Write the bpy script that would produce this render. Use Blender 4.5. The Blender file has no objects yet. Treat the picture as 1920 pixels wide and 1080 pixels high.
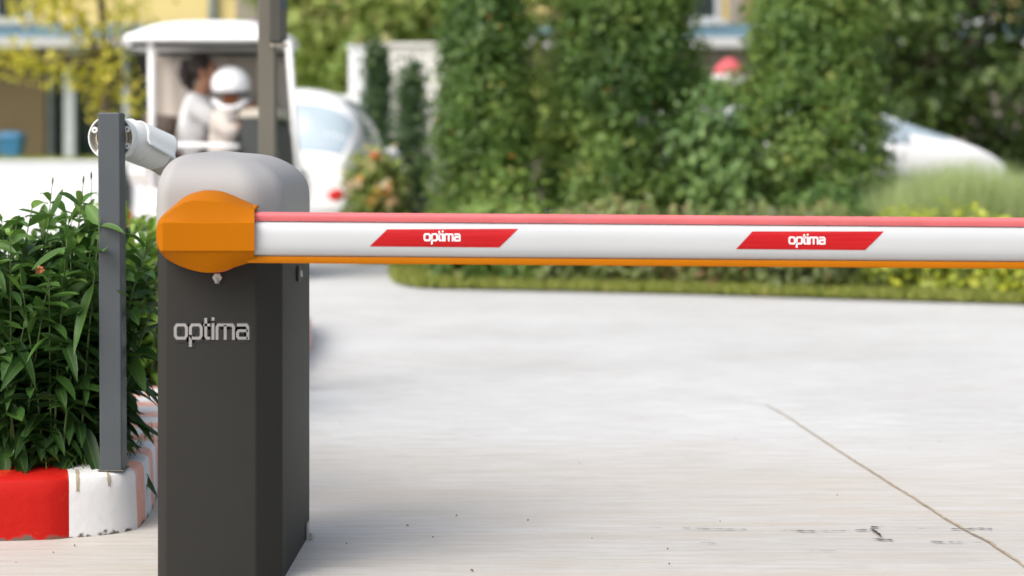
import bpy, bmesh, math, random
import numpy as np
from mathutils import Vector, Matrix

random.seed(7)
RNG = np.random.default_rng(11)
S = bpy.context.scene
COL = S.collection
PI = math.pi

# ------------------------------------------------------------------ camera
F = 3000.0            # focal length in photo pixels (1920 wide)
HZ = 300.0            # horizon row
CH = 0.92             # camera height
cam = bpy.data.cameras.new('camera')
cam.sensor_width = 36.0
cam.lens = F / 1920 * 36
cam.shift_y = -(540 - HZ) / 1920
cam.clip_start = 0.05
cam.clip_end = 2000
cam.dof.use_dof = True
cam.dof.focus_distance = 3.72
cam.dof.aperture_fstop = 2.1
cam_o = bpy.data.objects.new('camera', cam)
cam_o.location = (0, 0, CH)
cam_o.rotation_euler = (PI / 2, 0, 0)
COL.objects.link(cam_o)
S.camera = cam_o

# ------------------------------------------------------------------ light
SUN_EL = math.radians(48)
SUN_AZ = math.atan2(-0.70, -0.62)         # high, behind the camera and to its left
W = bpy.data.worlds.new("World")
S.world = W
W.use_nodes = True
nt = W.node_tree
bg = nt.nodes['Background']
sky = nt.nodes.new('ShaderNodeTexSky')
sky.sky_type = 'NISHITA'
sky.sun_disc = False
sky.sun_elevation = SUN_EL
sky.sun_rotation = SUN_AZ
sky.dust_density = 6.0
sky.air_density = 1.2
hs = nt.nodes.new('ShaderNodeHueSaturation')
hs.inputs['Saturation'].default_value = 0.62
nt.links.new(sky.outputs[0], hs.inputs['Color'])
nt.links.new(hs.outputs[0], bg.inputs['Color'])
bg.inputs['Strength'].default_value = 0.15
sun = bpy.data.lights.new('sun', 'SUN')
sun.energy = 1.1
sun.angle = math.radians(60)
sun.color = (1.0, 0.985, 0.965)
sun_o = bpy.data.objects.new('sun', sun)
sd = Vector((math.sin(SUN_AZ) * math.cos(SUN_EL), math.cos(SUN_AZ) * math.cos(SUN_EL), math.sin(SUN_EL)))
sun_o.rotation_euler = (-sd).to_track_quat('-Z', 'Y').to_euler()
sun_o.location = (-6, -4, 12)
COL.objects.link(sun_o)
S.view_settings.view_transform = 'Standard'
S.view_settings.look = 'None'
S.view_settings.gamma = 1
S.view_settings.exposure = 0.74
S.cycles.use_denoising = True
S.cycles.max_bounces = 8
S.cycles.transparent_max_bounces = 8


# ------------------------------------------------------------------ helpers
def P(px, py, D):
    """pixel of the photo at distance D -> point of the place"""
    return Vector(((px - 960) / F * D, D, CH - (py - HZ) / F * D))


def tag(o, label=None, cat=None, group=None, kind=None):
    if label: o['label'] = label
    if cat: o['category'] = cat
    if group: o['group'] = group
    if kind: o['kind'] = kind
    return o


def empty(name, loc, label, cat, group=None, rz=0):
    o = bpy.data.objects.new(name, None)
    o.empty_display_size = 0.1
    o.location = loc
    o.rotation_euler = (0, 0, rz)
    COL.objects.link(o)
    return tag(o, label, cat, group)


def link_mesh(name, me, parent=None, world=True):
    """link a mesh; if its coordinates are in world space and the parent is a placed Empty, keep them in place"""
    o = bpy.data.objects.new(name, me)
    COL.objects.link(o)
    if parent is not None:
        o.parent = parent
        if world:
            m = Matrix.Identity(4)
            if parent.type == 'EMPTY':
                m = Matrix.Translation(parent.location) @ parent.rotation_euler.to_matrix().to_4x4()
            o.matrix_parent_inverse = m.inverted()
    return o


class MB:
    def __init__(self):
        self.v = []; self.f = []; self.m = []; self.mats = []; self.cur = 0; self.sm = []; self.smooth = False

    def mat(self, m):
        if m not in self.mats: self.mats.append(m)
        self.cur = self.mats.index(m)
        return self

    def face(self, ids):
        self.f.append(ids); self.m.append(self.cur); self.sm.append(self.smooth)

    def box(self, c0, c1):
        x0, y0, z0 = c0; x1, y1, z1 = c1
        b = len(self.v)
        self.v += [(x0, y0, z0), (x1, y0, z0), (x1, y1, z0), (x0, y1, z0), (x0, y0, z1), (x1, y0, z1), (x1, y1, z1), (x0, y1, z1)]
        for q in ((0, 3, 2, 1), (4, 5, 6, 7), (0, 1, 5, 4), (1, 2, 6, 5), (2, 3, 7, 6), (3, 0, 4, 7)):
            self.face([b + i for i in q])

    def rings(self, rings, cap0=True, cap1=True, closed=True):
        b = len(self.v); n = len(rings[0])
        for r in rings: self.v += [tuple(p) for p in r]
        for k in range(len(rings) - 1):
            for i in range(n if closed else n - 1):
                j = (i + 1) % n
                self.face([b + k * n + i, b + k * n + j, b + (k + 1) * n + j, b + (k + 1) * n + i])
        if cap0: self.face([b + i for i in reversed(range(n))])
        if cap1: self.face([b + (len(rings) - 1) * n + i for i in range(n)])

    def tube(self, pts, rad, n=10, caps=True):
        pts = [Vector(p) for p in pts]
        if not hasattr(rad, '__len__'): rad = [rad] * len(pts)
        rs = []; prev = None
        for i, p in enumerate(pts):
            t = (pts[min(i + 1, len(pts) - 1)] - pts[max(i - 1, 0)]).normalized()
            if prev is None:
                a = Vector((0, 0, 1)) if abs(t.z) < 0.9 else Vector((1, 0, 0))
                u = t.cross(a).normalized()
            else:
                u = (prev - t * prev.dot(t)).normalized()
            w = t.cross(u); prev = u
            rs.append([p + (u * math.cos(2 * PI * k / n) + w * math.sin(2 * PI * k / n)) * rad[i] for k in range(n)])
        self.rings(rs, caps, caps)

    def grid(self, rows):
        b = len(self.v); n = len(rows[0])
        for r in rows: self.v += [tuple(p) for p in r]
        for k in range(len(rows) - 1):
            for i in range(n - 1):
                self.face([b + k * n + i, b + k * n + i + 1, b + (k + 1) * n + i + 1, b + (k + 1) * n + i])

    def ell(self, c, r, n=14, m=9, rot=None):
        rs = []
        for k in range(m + 1):
            th = PI * (k + .02) / (m + .04) - PI / 2
            ring = []
            for i in range(n):
                a = 2 * PI * i / n
                q = Vector((r[0] * math.cos(th) * math.cos(a), r[1] * math.cos(th) * math.sin(a), r[2] * math.sin(th)))
                if rot: q = rot @ q
                ring.append(Vector(c) + q)
            rs.append(ring)
        self.rings(rs)

    def build(self, name, m=None, parent=None, smooth=None, bevel=0, auto=None, world=True):
        me = bpy.data.meshes.new(name)
        me.from_pydata([tuple(p) for p in self.v], [], self.f)
        mats = self.mats if self.mats else [m]
        for q in mats: me.materials.append(q)
        me.polygons.foreach_set('material_index', self.m)
        if smooth or any(self.sm):
            me.polygons.foreach_set('use_smooth', [True] * len(self.f) if smooth else self.sm)
        me.update()
        bm = bmesh.new(); bm.from_mesh(me)
        bmesh.ops.recalc_face_normals(bm, faces=bm.faces)
        bm.to_mesh(me); bm.free()
        if auto: me.set_sharp_from_angle(angle=math.radians(auto))
        o = link_mesh(name, me, parent, world)
        if bevel:
            md = o.modifiers.new('bevel', 'BEVEL'); md.width = bevel; md.segments = 3; md.limit_method = 'ANGLE'
            md.angle_limit = math.radians(35)
            md.harden_normals = False
        return o


def round_poly(pts, r, n=4):
    out = []
    N = len(pts)
    for i in range(N):
        p = Vector(pts[i]); a = Vector(pts[i - 1]); b = Vector(pts[(i + 1) % N])
        rr = min(r, (a - p).length * .45, (b - p).length * .45)
        s = p + (a - p).normalized() * rr; e = p + (b - p).normalized() * rr
        for k in range(n + 1):
            t = k / n
            out.append((s * (1 - t) ** 2 + p * 2 * t * (1 - t) + e * t * t))
    return out


# ------------------------------------------------------------------ materials
def new_mat(name):
    m = bpy.data.materials.new(name); m.use_nodes = True
    return m, m.node_tree, m.node_tree.nodes['Principled BSDF']


def N(t, typ, **kw):
    n = t.nodes.new(typ)
    for k, v in kw.items(): setattr(n, k, v)
    return n


def noise_col(t, cols, scale, detail=4, stretch=(1, 1, 1), pos=None, rough=.55):
    tc = N(t, 'ShaderNodeTexCoord'); mp = N(t, 'ShaderNodeMapping')
    mp.inputs['Scale'].default_value = stretch
    t.links.new(tc.outputs['Object'], mp.inputs[0])
    nz = N(t, 'ShaderNodeTexNoise'); nz.inputs['Scale'].default_value = scale
    nz.inputs['Detail'].default_value = detail; nz.inputs['Roughness'].default_value = rough
    t.links.new(mp.outputs[0], nz.inputs['Vector'])
    cr = N(t, 'ShaderNodeValToRGB')
    el = cr.color_ramp.elements
    pos = pos or [0.3 + .4 * i / (len(cols) - 1) for i in range(len(cols))]
    while len(el) < len(cols): el.new(.5)
    for e, p, c in zip(el, pos, cols):
        e.position = p; e.color = (*c, 1)
    t.links.new(nz.outputs[0], cr.inputs[0])
    return cr, nz, mp


def paint(name, c, rough=.5, var=.12, scale=6, bump=0.0, spec=.5, metal=0, bscale=180):
    m, t, b = new_mat(name)
    lo = tuple(x * (1 - var) for x in c); hi = tuple(min(1, x * (1 + var)) for x in c)
    cr, nz, mp = noise_col(t, [lo, hi], scale, 6)
    t.links.new(cr.outputs[0], b.inputs['Base Color'])
    b.inputs['Roughness'].default_value = rough
    b.inputs['Specular IOR Level'].default_value = spec
    b.inputs['Metallic'].default_value = metal
    if bump:
        n2 = N(t, 'ShaderNodeTexNoise'); n2.inputs['Scale'].default_value = bscale; n2.inputs['Detail'].default_value = 3
        t.links.new(mp.outputs[0], n2.inputs['Vector'])
        bp = N(t, 'ShaderNodeBump'); bp.inputs['Strength'].default_value = bump; bp.inputs['Distance'].default_value = .002
        t.links.new(n2.outputs[0], bp.inputs['Height']); t.links.new(bp.outputs[0], b.inputs['Normal'])
    return m


def leaf_mat(name, cols, pos=None, trans=.35, rough=.45, rib=False, spec=.4):
    """colour picked leaf by leaf from the attribute tint"""
    m, t, b = new_mat(name)
    at = N(t, 'ShaderNodeAttribute', attribute_name='tint')
    cr = N(t, 'ShaderNodeValToRGB'); el = cr.color_ramp.elements
    pos = pos or [i / (len(cols) - 1) for i in range(len(cols))]
    while len(el) < len(cols): el.new(.5)
    for e, p, c in zip(el, pos, cols):
        e.position = p; e.color = (*c, 1)
    t.links.new(at.outputs['Fac'], cr.inputs[0])
    col = cr.outputs[0]
    if rib:
        ar = N(t, 'ShaderNodeAttribute', attribute_name='rib')
        pw = N(t, 'ShaderNodeMath', operation='POWER'); pw.inputs[1].default_value = 9
        t.links.new(ar.outputs['Fac'], pw.inputs[0])
        ml = N(t, 'ShaderNodeMath', operation='MULTIPLY'); ml.inputs[1].default_value = .5
        t.links.new(pw.outputs[0], ml.inputs[0])
        mx = N(t, 'ShaderNodeMix', data_type='RGBA')
        t.links.new(ml.outputs[0], mx.inputs['Factor']); t.links.new(col, mx.inputs['A'])
        mx.inputs['B'].default_value = (.17, .26, .06, 1)
        col = mx.outputs['Result']
    t.links.new(col, b.inputs['Base Color'])
    b.inputs['Roughness'].default_value = rough
    b.inputs['Specular IOR Level'].default_value = spec
    tr = N(t, 'ShaderNodeBsdfTranslucent'); t.links.new(col, tr.inputs['Color'])
    ms = N(t, 'ShaderNodeMixShader'); ms.inputs[0].default_value = trans
    t.links.new(b.outputs[0], ms.inputs[1]); t.links.new(tr.outputs[0], ms.inputs[2])
    t.links.new(ms.outputs[0], t.nodes['Material Output'].inputs[0])
    return m


def concrete_mat():
    m, t, b = new_mat('brushed concrete')
    tc = N(t, 'ShaderNodeTexCoord')

    def nz(scale, st, detail=5, rough=.6):
        mp = N(t, 'ShaderNodeMapping'); mp.inputs['Scale'].default_value = st
        mp.inputs['Rotation'].default_value = (0, 0, math.radians(1.2))
        t.links.new(tc.outputs['Object'], mp.inputs[0])
        n = N(t, 'ShaderNodeTexNoise'); n.inputs['Scale'].default_value = scale
        n.inputs['Detail'].default_value = detail; n.inputs['Roughness'].default_value = rough
        t.links.new(mp.outputs[0], n.inputs['Vector'])
        return n

    def ramp(src, a, ca, bb, cb):
        r = N(t, 'ShaderNodeValToRGB'); e = r.color_ramp.elements
        e[0].position = a; e[0].color = (*ca, 1); e[1].position = bb; e[1].color = (*cb, 1)
        t.links.new(src, r.inputs[0]); return r

    def mul(a, bsock, fac=1):
        x = N(t, 'ShaderNodeMix', data_type='RGBA', blend_type='MULTIPLY'); x.inputs['Factor'].default_value = fac
        t.links.new(a, x.inputs['A']); t.links.new(bsock, x.inputs['B']); return x.outputs['Result']

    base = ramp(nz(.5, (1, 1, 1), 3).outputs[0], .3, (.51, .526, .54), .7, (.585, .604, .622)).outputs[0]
    streak = nz(4, (.9, 13, 1), 8, .68)
    c = mul(base, ramp(streak.outputs[0], .36, (.74, .71, .67), .58, (1, 1, 1)).outputs[0], .9)
    fine = nz(9, (1.6, 26, 1), 6, .7)
    grain = nz(160, (1, 1, 1), 3, .7)
    mott = nz(.9, (.6, 1.3, 1), 6, .62)
    c0 = ramp(mott.outputs[0], .36, (.90, .88, .85), .60, (1, 1, 1)).outputs[0]
    c1 = ramp(grain.outputs[0], .3, (.86, .85, .83), .6, (1, 1, 1)).outputs[0]
    c = mul(c, ramp(fine.outputs[0], .36, (.76, .74, .71), .55, (1, 1, 1)).outputs[0], .75)
    c = mul(c, c0, .8); c = mul(c, c1, .8)
    # worn brown wheel band across the lane; near tint also paints the sheen's falloff
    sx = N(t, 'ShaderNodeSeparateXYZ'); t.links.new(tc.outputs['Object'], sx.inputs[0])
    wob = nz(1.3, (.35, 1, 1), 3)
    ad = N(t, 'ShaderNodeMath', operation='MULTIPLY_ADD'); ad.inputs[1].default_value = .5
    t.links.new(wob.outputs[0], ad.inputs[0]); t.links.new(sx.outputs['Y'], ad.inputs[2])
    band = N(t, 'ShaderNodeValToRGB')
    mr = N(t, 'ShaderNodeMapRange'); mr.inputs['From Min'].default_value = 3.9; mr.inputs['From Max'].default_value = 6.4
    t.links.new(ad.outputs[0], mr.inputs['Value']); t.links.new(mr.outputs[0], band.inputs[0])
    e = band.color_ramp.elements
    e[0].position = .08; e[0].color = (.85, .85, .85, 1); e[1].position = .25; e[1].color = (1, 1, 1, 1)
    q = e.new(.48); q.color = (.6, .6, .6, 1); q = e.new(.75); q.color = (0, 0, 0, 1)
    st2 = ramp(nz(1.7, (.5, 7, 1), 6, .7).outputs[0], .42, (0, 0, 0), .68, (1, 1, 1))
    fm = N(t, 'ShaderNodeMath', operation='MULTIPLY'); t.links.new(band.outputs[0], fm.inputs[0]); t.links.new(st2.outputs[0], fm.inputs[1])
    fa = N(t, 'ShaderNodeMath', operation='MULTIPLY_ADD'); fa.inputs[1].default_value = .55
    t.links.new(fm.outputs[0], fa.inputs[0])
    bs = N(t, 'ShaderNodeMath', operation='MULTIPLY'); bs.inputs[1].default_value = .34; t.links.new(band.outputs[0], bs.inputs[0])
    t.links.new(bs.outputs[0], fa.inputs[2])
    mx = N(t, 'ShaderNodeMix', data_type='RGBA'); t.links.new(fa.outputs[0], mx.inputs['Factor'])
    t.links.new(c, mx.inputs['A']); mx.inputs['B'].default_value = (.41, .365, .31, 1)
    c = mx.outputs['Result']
    # small dirt specks
    vor = N(t, 'ShaderNodeTexVoronoi'); vor.inputs['Scale'].default_value = 4.5
    t.links.new(tc.outputs['Object'], vor.inputs['Vector'])
    c = mul(c, ramp(vor.outputs['Distance'], .018, (.35, .3, .25), .028, (1, 1, 1)).outputs[0], .8)
    t.links.new(c, b.inputs['Base Color'])
    b.inputs['Roughness'].default_value = .62
    b.inputs['Specular IOR Level'].default_value = .4
    bp = N(t, 'ShaderNodeBump'); bp.inputs['Strength'].default_value = .12; bp.inputs['Distance'].default_value = .004
    t.links.new(fine.outputs[0], bp.inputs['Height']); t.links.new(bp.outputs[0], b.inputs['Normal'])
    return m


def kerb_paint(name, c, worn, amount):
    m, t, b = new_mat(name)
    b.inputs['Specular IOR Level'].default_value = .2
    cr, nz, mp = noise_col(t, [c, c, worn], 9, 8, pos=[0, .62 - amount, .72], rough=.65)
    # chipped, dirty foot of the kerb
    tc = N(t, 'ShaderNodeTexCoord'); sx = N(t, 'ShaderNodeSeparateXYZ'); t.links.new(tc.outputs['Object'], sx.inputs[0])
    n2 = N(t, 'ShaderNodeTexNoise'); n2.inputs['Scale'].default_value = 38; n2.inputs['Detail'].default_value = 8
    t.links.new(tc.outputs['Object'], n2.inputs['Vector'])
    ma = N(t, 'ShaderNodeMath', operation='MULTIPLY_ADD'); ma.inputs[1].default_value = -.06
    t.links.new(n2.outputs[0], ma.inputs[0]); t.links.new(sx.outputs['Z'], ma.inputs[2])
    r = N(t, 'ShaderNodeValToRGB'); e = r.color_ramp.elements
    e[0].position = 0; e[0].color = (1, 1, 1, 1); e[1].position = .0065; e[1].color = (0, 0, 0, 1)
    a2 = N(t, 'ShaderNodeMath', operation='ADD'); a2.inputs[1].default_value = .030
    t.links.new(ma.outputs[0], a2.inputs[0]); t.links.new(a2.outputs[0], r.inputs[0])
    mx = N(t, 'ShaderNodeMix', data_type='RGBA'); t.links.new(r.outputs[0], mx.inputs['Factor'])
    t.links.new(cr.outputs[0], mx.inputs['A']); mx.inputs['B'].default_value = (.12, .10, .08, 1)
    t.links.new(mx.outputs['Result'], b.inputs['Base Color'])
    b.inputs['Roughness'].default_value = .7
    bp = N(t, 'ShaderNodeBump'); bp.inputs['Strength'].default_value = .5; bp.inputs['Distance'].default_value = .004
    t.links.new(n2.outputs[0], bp.inputs['Height']); t.links.new(bp.outputs[0], b.inputs['Normal'])
    return m


M = {}
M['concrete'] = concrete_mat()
M['ground'] = paint('distant ground', (.20, .21, .12), .9, .3, 1.2)
M['lawn'] = paint('lawn turf', (.17, .21, .05), .9, .3, 3)
M['soil'] = paint('bed soil', (.10, .075, .05), .95, .5, 25, .8, .2, 0, 60)
M['kerb_red'] = kerb_paint('fresh red kerb paint', (.40, .005, .002), (.54, .055, .012), .06)
M['kerb_white'] = kerb_paint('white kerb paint', (.64, .645, .655), (.50, .48, .45), .03)
M['kerb_pink'] = kerb_paint('faded red kerb paint', (.70, .36, .29), (.76, .58, .52), .1)
M['kerb_core'] = paint('raw kerb', (.30, .25, .17), .9, .4, 20)
M['cabinet'] = paint('dark cabinet powder coat', (.018, .0174, .0152), .6, .06, 4, .12, .25, 0, 420)
M['hood'] = paint('light grey hood', (.285, .282, .282), .55, .05, 4, .05, .4, 0, 300)
M['orange'] = paint('orange plastic', (.34, .104, .0003), .55, .05, 5, .04, .06, 0, 250)
M['orange_red'] = paint('red orange inner ring', (.55, .09, .01), .5)
M['arm_white'] = paint('white boom enamel', (.43, .445, .46), .3, .02, 5, 0, .4)
M['rubber_red'] = paint('red rubber edge', (.56, .125, .135), .6, .08, 9, 0, .3)
M['strip_orange'] = paint('orange foot strip', (.42, .13, .0006), .6, .05, 6, 0, .12)
M['black'] = paint('black', (.008, .008, .008), .4)
M['steel'] = paint('bright steel', (.55, .55, .54), .3, .1, 30, 0, .5, 1)
M['zinc'] = paint('zinc bolt', (.42, .41, .39), .45, .1, 60, 0, .5, .4)
M['letter'] = paint('pale raised letters', (.24, .235, .23), .5)
M['letter_white'] = paint('white print', (.85, .82, .84), .5)


def sticker_mat():
    m, t, b = new_mat('red reflective film')
    cr, nz, mp = noise_col(t, [(.29, .003, .007), (.40, .006, .009), (.46, .025, .025)], 3, 5, (1.2, 1, 130), pos=[.3, .55, .78])
    t.links.new(cr.outputs[0], b.inputs['Base Color'])
    b.inputs['Roughness'].default_value = .4
    b.inputs['Specular IOR Level'].default_value = .2
    return m


M['sticker'] = sticker_mat()
M['post'] = paint('blue grey post paint', (.058, .068, .077), .5, .06, 8, .06, .4, 0, 300)
M['pole'] = paint('olive grey pole paint', (.115, .105, .085), .5, .12, 2)
M['box_dark'] = paint('dark reader box', (.045, .043, .036), .5)
M['screen'] = paint('blue screen glass', (.02, .06, .11), .15)
M['cctv'] = paint('off white cctv enamel', (.66, .68, .67), .35, .05, 8, .03, .5, 0, 90)
M['cctv_in'] = paint('dusty cup inside', (.50, .45, .36), .7, .25, 60)
M['cctv_low'] = paint('beige lens barrel', (.45, .40, .33), .5)
M['wallwhite'] = paint('white rendered wall', (.70, .715, .73), .6, .03, 1.5)
M['panelwhite'] = paint('cream white boundary wall', (.66, .65, .60), .7, .05, 1.2)
M['carwhite'] = paint('white car paint', (.80, .81, .82), .2, .01, 2)
M['cartwhite'] = paint('white cart plastic', (.78, .78, .78), .35, .02, 2)
M['glass'] = paint('car glass with painted reflection', (.36, .44, .50), .08, .15, 1.6, 0, .9)  # pale blue base carries the sky reflection as colour
M['tail'] = paint('red tail lamp', (.65, .02, .015), .2)
M['headlamp'] = paint('clear headlamp', (.6, .62, .64), .1)
M['tyre'] = paint('tyre', (.02, .02, .02), .8)
M['canvas'] = paint('taupe canvas', (.44, .395, .355), .8, .12, 3)
M['seat'] = paint('brown seat vinyl', (.17, .12, .09), .6)
M['dark'] = paint('dark cart plastic', (.035, .04, .038), .6)
M['beige'] = paint('beige cart plastic', (.50, .46, .38), .5)
M['shirt'] = paint('white cotton', (.86, .87, .88), .85, .04, 12)
M['collar'] = paint('blue collar', (.16, .22, .55), .8)
M['blouse'] = paint('pale beige cotton', (.52, .47, .43), .85, .06, 12)
M['trouser'] = paint('dark trousers', (.06, .065, .085), .85)
M['skin'] = paint('warm brown skin', (.42, .20, .12), .5, .08, 10)
M['skin2'] = paint('tan skin', (.30, .115, .05), .5, .08, 10)
M['hair'] = paint('dark brown hair', (.022, .013, .010), .5, .3, 40)
M['helmet'] = paint('white helmet shell', (.80, .80, .83), .2, .01, 3)
M['yellow'] = paint('yellow render', (.62, .50, .22), .85, .03, .6)
M['bluebeam'] = paint('blue painted band', (.10, .19, .255), .7, .08, .8)
M['greybeam'] = paint('pale concrete canopy', (.46, .46, .47), .8, .06, .8)
M['brown'] = paint('brown panel', (.10, .072, .032), .8, .1, .8)
M['taupe'] = paint('taupe wall', (.25, .22, .19), .85, .06, .5)
M['glassdark'] = paint('dark green window glass', (.012, .022, .020), .12, .3, .5)
M['frame'] = paint('pale window frame', (.42, .45, .48), .6)
M['bin'] = paint('blue plastic', (.03, .16, .32), .5)
M['red'] = paint('red fabric', (.50, .08, .10), .8)
M['whitefab'] = paint('white fabric', (.8, .8, .8), .8)
M['bark'] = paint('bark', (.10, .075, .055), .95, .4, 14, .6, .2, 0, 30)
M['stem'] = paint('green stem', (.06, .10, .022), .6)
M['debris'] = paint('dry bits', (.10, .06, .035), .9, .6, 60)
M['tar'] = paint('dark open crack', (.03, .027, .024), .9, .4, 60)
M['joint_pale'] = paint('pale joint', (.62, .62, .62), .9)
M['joint'] = paint('sandy joint filler', (.33, .27, .19), .95, .4, 40, .6, .2, 0, 120)
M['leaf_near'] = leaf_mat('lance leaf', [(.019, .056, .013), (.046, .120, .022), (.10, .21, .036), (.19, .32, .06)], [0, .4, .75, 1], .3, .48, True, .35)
M['leaf_far'] = leaf_mat('light green lance leaf', [(.07, .15, .02), (.15, .27, .035), (.25, .38, .06), (.34, .44, .12)], [0, .4, .75, 1], .4, .4, True, .5)  # lighter, yellower green than the front shrubs
M['leaf_column'] = leaf_mat('column tree leaf', [(.050, .110, .024), (.105, .200, .042), (.18, .29, .062), (.30, .40, .10), (.42, .20, .03)], [0, .33, .7, .965, .995], .5)
M['leaf_cone'] = leaf_mat('conifer leaf', [(.020, .055, .018), (.04, .09, .025), (.09, .14, .03)], None, .2)
M['leaf_light'] = leaf_mat('light green leaf', [(.11, .18, .03), (.24, .34, .07), (.38, .44, .12), (.55, .46, .22)], [0, .45, .85, 1], .4)
M['leaf_yellow'] = leaf_mat('yellow green leaf', [(.40, .40, .04), (.58, .54, .07), (.72, .60, .10)], None, .45)
M['leaf_dark'] = leaf_mat('dark tree leaf', [(.026, .058, .012), (.058, .105, .022), (.115, .175, .038)], None, .2)
M['leaf_hedge'] = leaf_mat('low hedge leaf', [(.05, .10, .02), (.12, .21, .04), (.22, .31, .06), (.22, .15, .07)], [0, .4, .86, 1], .35)
M['leaf_olive'] = leaf_mat('olive hedge leaf', [(.05, .065, .02), (.11, .15, .04), (.18, .22, .06), (.20, .11, .06)], [0, .4, .8, 1], .3)
M['leaf_lime'] = leaf_mat('lime hedge leaf', [(.10, .15, .02), (.30, .36, .04), (.58, .60, .06)], None, .4)
M['leaf_blue'] = leaf_mat('blue green leaf', [(.06, .13, .03), (.12, .22, .06), (.20, .31, .09)], None, .3)
M['blade'] = leaf_mat('grass blade', [(.14, .19, .03), (.28, .32, .06), (.42, .41, .12)], None, .4)
M['blade_pale'] = leaf_mat('pale feathery blade', [(.26, .36, .12), (.42, .52, .22), (.60, .66, .38)], None, .4)
M['petal'] = leaf_mat('orange petal', [(.62, .34, .08), (.70, .52, .12), (.60, .22, .08), (.8, .72, .45)], None, .3)
M['dry_petal'] = paint('dried flower', (.45, .17, .07), .8, .3, 60)


# ------------------------------------------------------------------ foliage meshes (numpy)
def np_mesh(name, verts, faces, mat, tint=None, rib=None, smooth=False):
    me = bpy.data.meshes.new(name)
    nv, nf, k = len(verts), len(faces), faces.shape[1]
    me.vertices.add(nv); me.vertices.foreach_set('co', verts.astype(np.float32).ravel())
    me.loops.add(nf * k); me.loops.foreach_set('vertex_index', faces.astype(np.int32).ravel())
    me.polygons.add(nf)
    me.polygons.foreach_set('loop_start', np.arange(0, nf * k, k, dtype=np.int32))
    me.materials.append(mat)
    if tint is not None:
        a = me.attributes.new('tint', 'FLOAT', 'POINT'); a.data.foreach_set('value', tint.astype(np.float32))
    if rib is not None:
        a = me.attributes.new('rib', 'FLOAT', 'POINT'); a.data.foreach_set('value', rib.astype(np.float32))
    me.update(calc_edges=True); me.validate()
    if smooth: me.polygons.foreach_set('use_smooth', np.ones(nf, dtype=bool))
    return me


def norm(a):
    return a / np.maximum(np.linalg.norm(a, axis=1, keepdims=True), 1e-9)


def leaf_cards(name, c, n, size, mat, tint, aspect=1.7, jitter=.7):
    """one small folded diamond per leaf: c centres, n facing"""
    k = len(c)
    n = norm(n + RNG.normal(0, jitter, (k, 3)))
    u = norm(np.cross(n, RNG.normal(0, 1, (k, 3))))
    w = np.cross(n, u)
    s = (size * RNG.uniform(.65, 1.35, k))[:, None]
    a = c - u * s * aspect * .5
    b = c + u * s * aspect * .5
    l = c - w * s * .5 + n * s * .14 - u * s * .1
    r = c + w * s * .5 + n * s * .14 - u * s * .1
    v = np.stack([a, l, b, r], 1).reshape(-1, 3)
    i = np.arange(k)[:, None] * 4
    f = np.concatenate([i + np.array([[0, 1, 2]]), i + np.array([[0, 2, 3]])], 0)
    return np_mesh(name, v, f, mat, np.repeat(tint, 4))


def lumpy(d, seed, amp=.16):
    r = np.random.default_rng(seed)
    out = np.zeros(len(d))
    for _ in range(7):
        k = r.normal(0, 3.2, 3); out += np.sin(d @ k + r.uniform(0, 6.28))
    return 1 + amp * out / 2.2


def clump_cloud(centres, facing, per, spread, seed):
    r = np.random.default_rng(seed)
    n = len(centres)
    c = np.repeat(centres, per, 0)
    off = r.normal(0, 1, (n * per, 3)) * spread
    f = np.repeat(facing, per, 0) + off / max(spread, 1e-6) * .35
    base = np.repeat(np.clip(.52 + .22 * (lumpy(centres * .9, seed + 5, .9) - 1) + r.uniform(-.25, .25, n), .02, .9), per)
    tint = np.clip(base + r.normal(0, .16, n * per), 0, .97)
    return c + off, f, tint


def column_crown(name, R, H, z0, nc, per, size, mat, seed, taper=.35, spark=.004):
    r = np.random.default_rng(seed)
    z = r.uniform(0, 1, nc) ** .95
    ang = r.uniform(0, 2 * PI, nc)
    prof = np.minimum(1, (1 - z) ** .5 * 1.5) * (1 - taper * z) * np.minimum(1, .75 + z * 2.2)
    dirv = np.stack([np.cos(ang), np.sin(ang), z * 2], 1)
    rad = R * prof * lumpy(dirv * 1.6, seed, .10) * r.uniform(.72, 1.0, nc)
    c = np.stack([np.cos(ang) * rad, np.sin(ang) * rad, z0 + z * H], 1)
    fc = np.stack([np.cos(ang), np.sin(ang), np.full(nc, .45)], 1)
    # inner leaves so the crown is full
    ni = nc // 3
    zi = r.uniform(.02, .92, ni); ai = r.uniform(0, 2 * PI, ni); ri = R * .55 * np.sqrt(r.uniform(0, 1, ni)) * (1 - taper * zi)
    ci = np.stack([np.cos(ai) * ri, np.sin(ai) * ri, z0 + zi * H], 1)
    c = np.concatenate([c, ci]); fc = np.concatenate([fc, r.normal(0, 1, (ni, 3))])
    p, f, t = clump_cloud(c, fc, per, size * 1.9, seed + 1)
    t[r.uniform(0, 1, len(t)) < spark] = 1.0
    return leaf_cards(name, p, f, size, mat, t)


def blob_crown(name, blobs, nc, per, size, mat, seed, spread=2.2, shell=.6):
    """crown from several ellipsoid limbs of foliage: blobs = (cx,cy,cz, rx,ry,rz)"""
    r = np.random.default_rng(seed)
    vol = np.array([b[3] * b[4] * b[5] for b in blobs]) ** .67
    cs, fs = [], []
    for b, w in zip(blobs, vol / vol.sum()):
        k = max(6, int(nc * w))
        d = norm(r.normal(0, 1, (k, 3)))
        rr = (shell + (1 - shell) * r.uniform(0, 1, k)) * lumpy(d, seed + int(abs(b[0]) * 97) % 50, .2)
        cs.append(np.array(b[:3]) + d * np.array(b[3:]) * rr[:, None]); fs.append(d + np.array([0, 0, .4]))
    p, f, t = clump_cloud(np.concatenate(cs), np.concatenate(fs), per, size * spread, seed + 1)
    return leaf_cards(name, p, f, size, mat, t)


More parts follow.
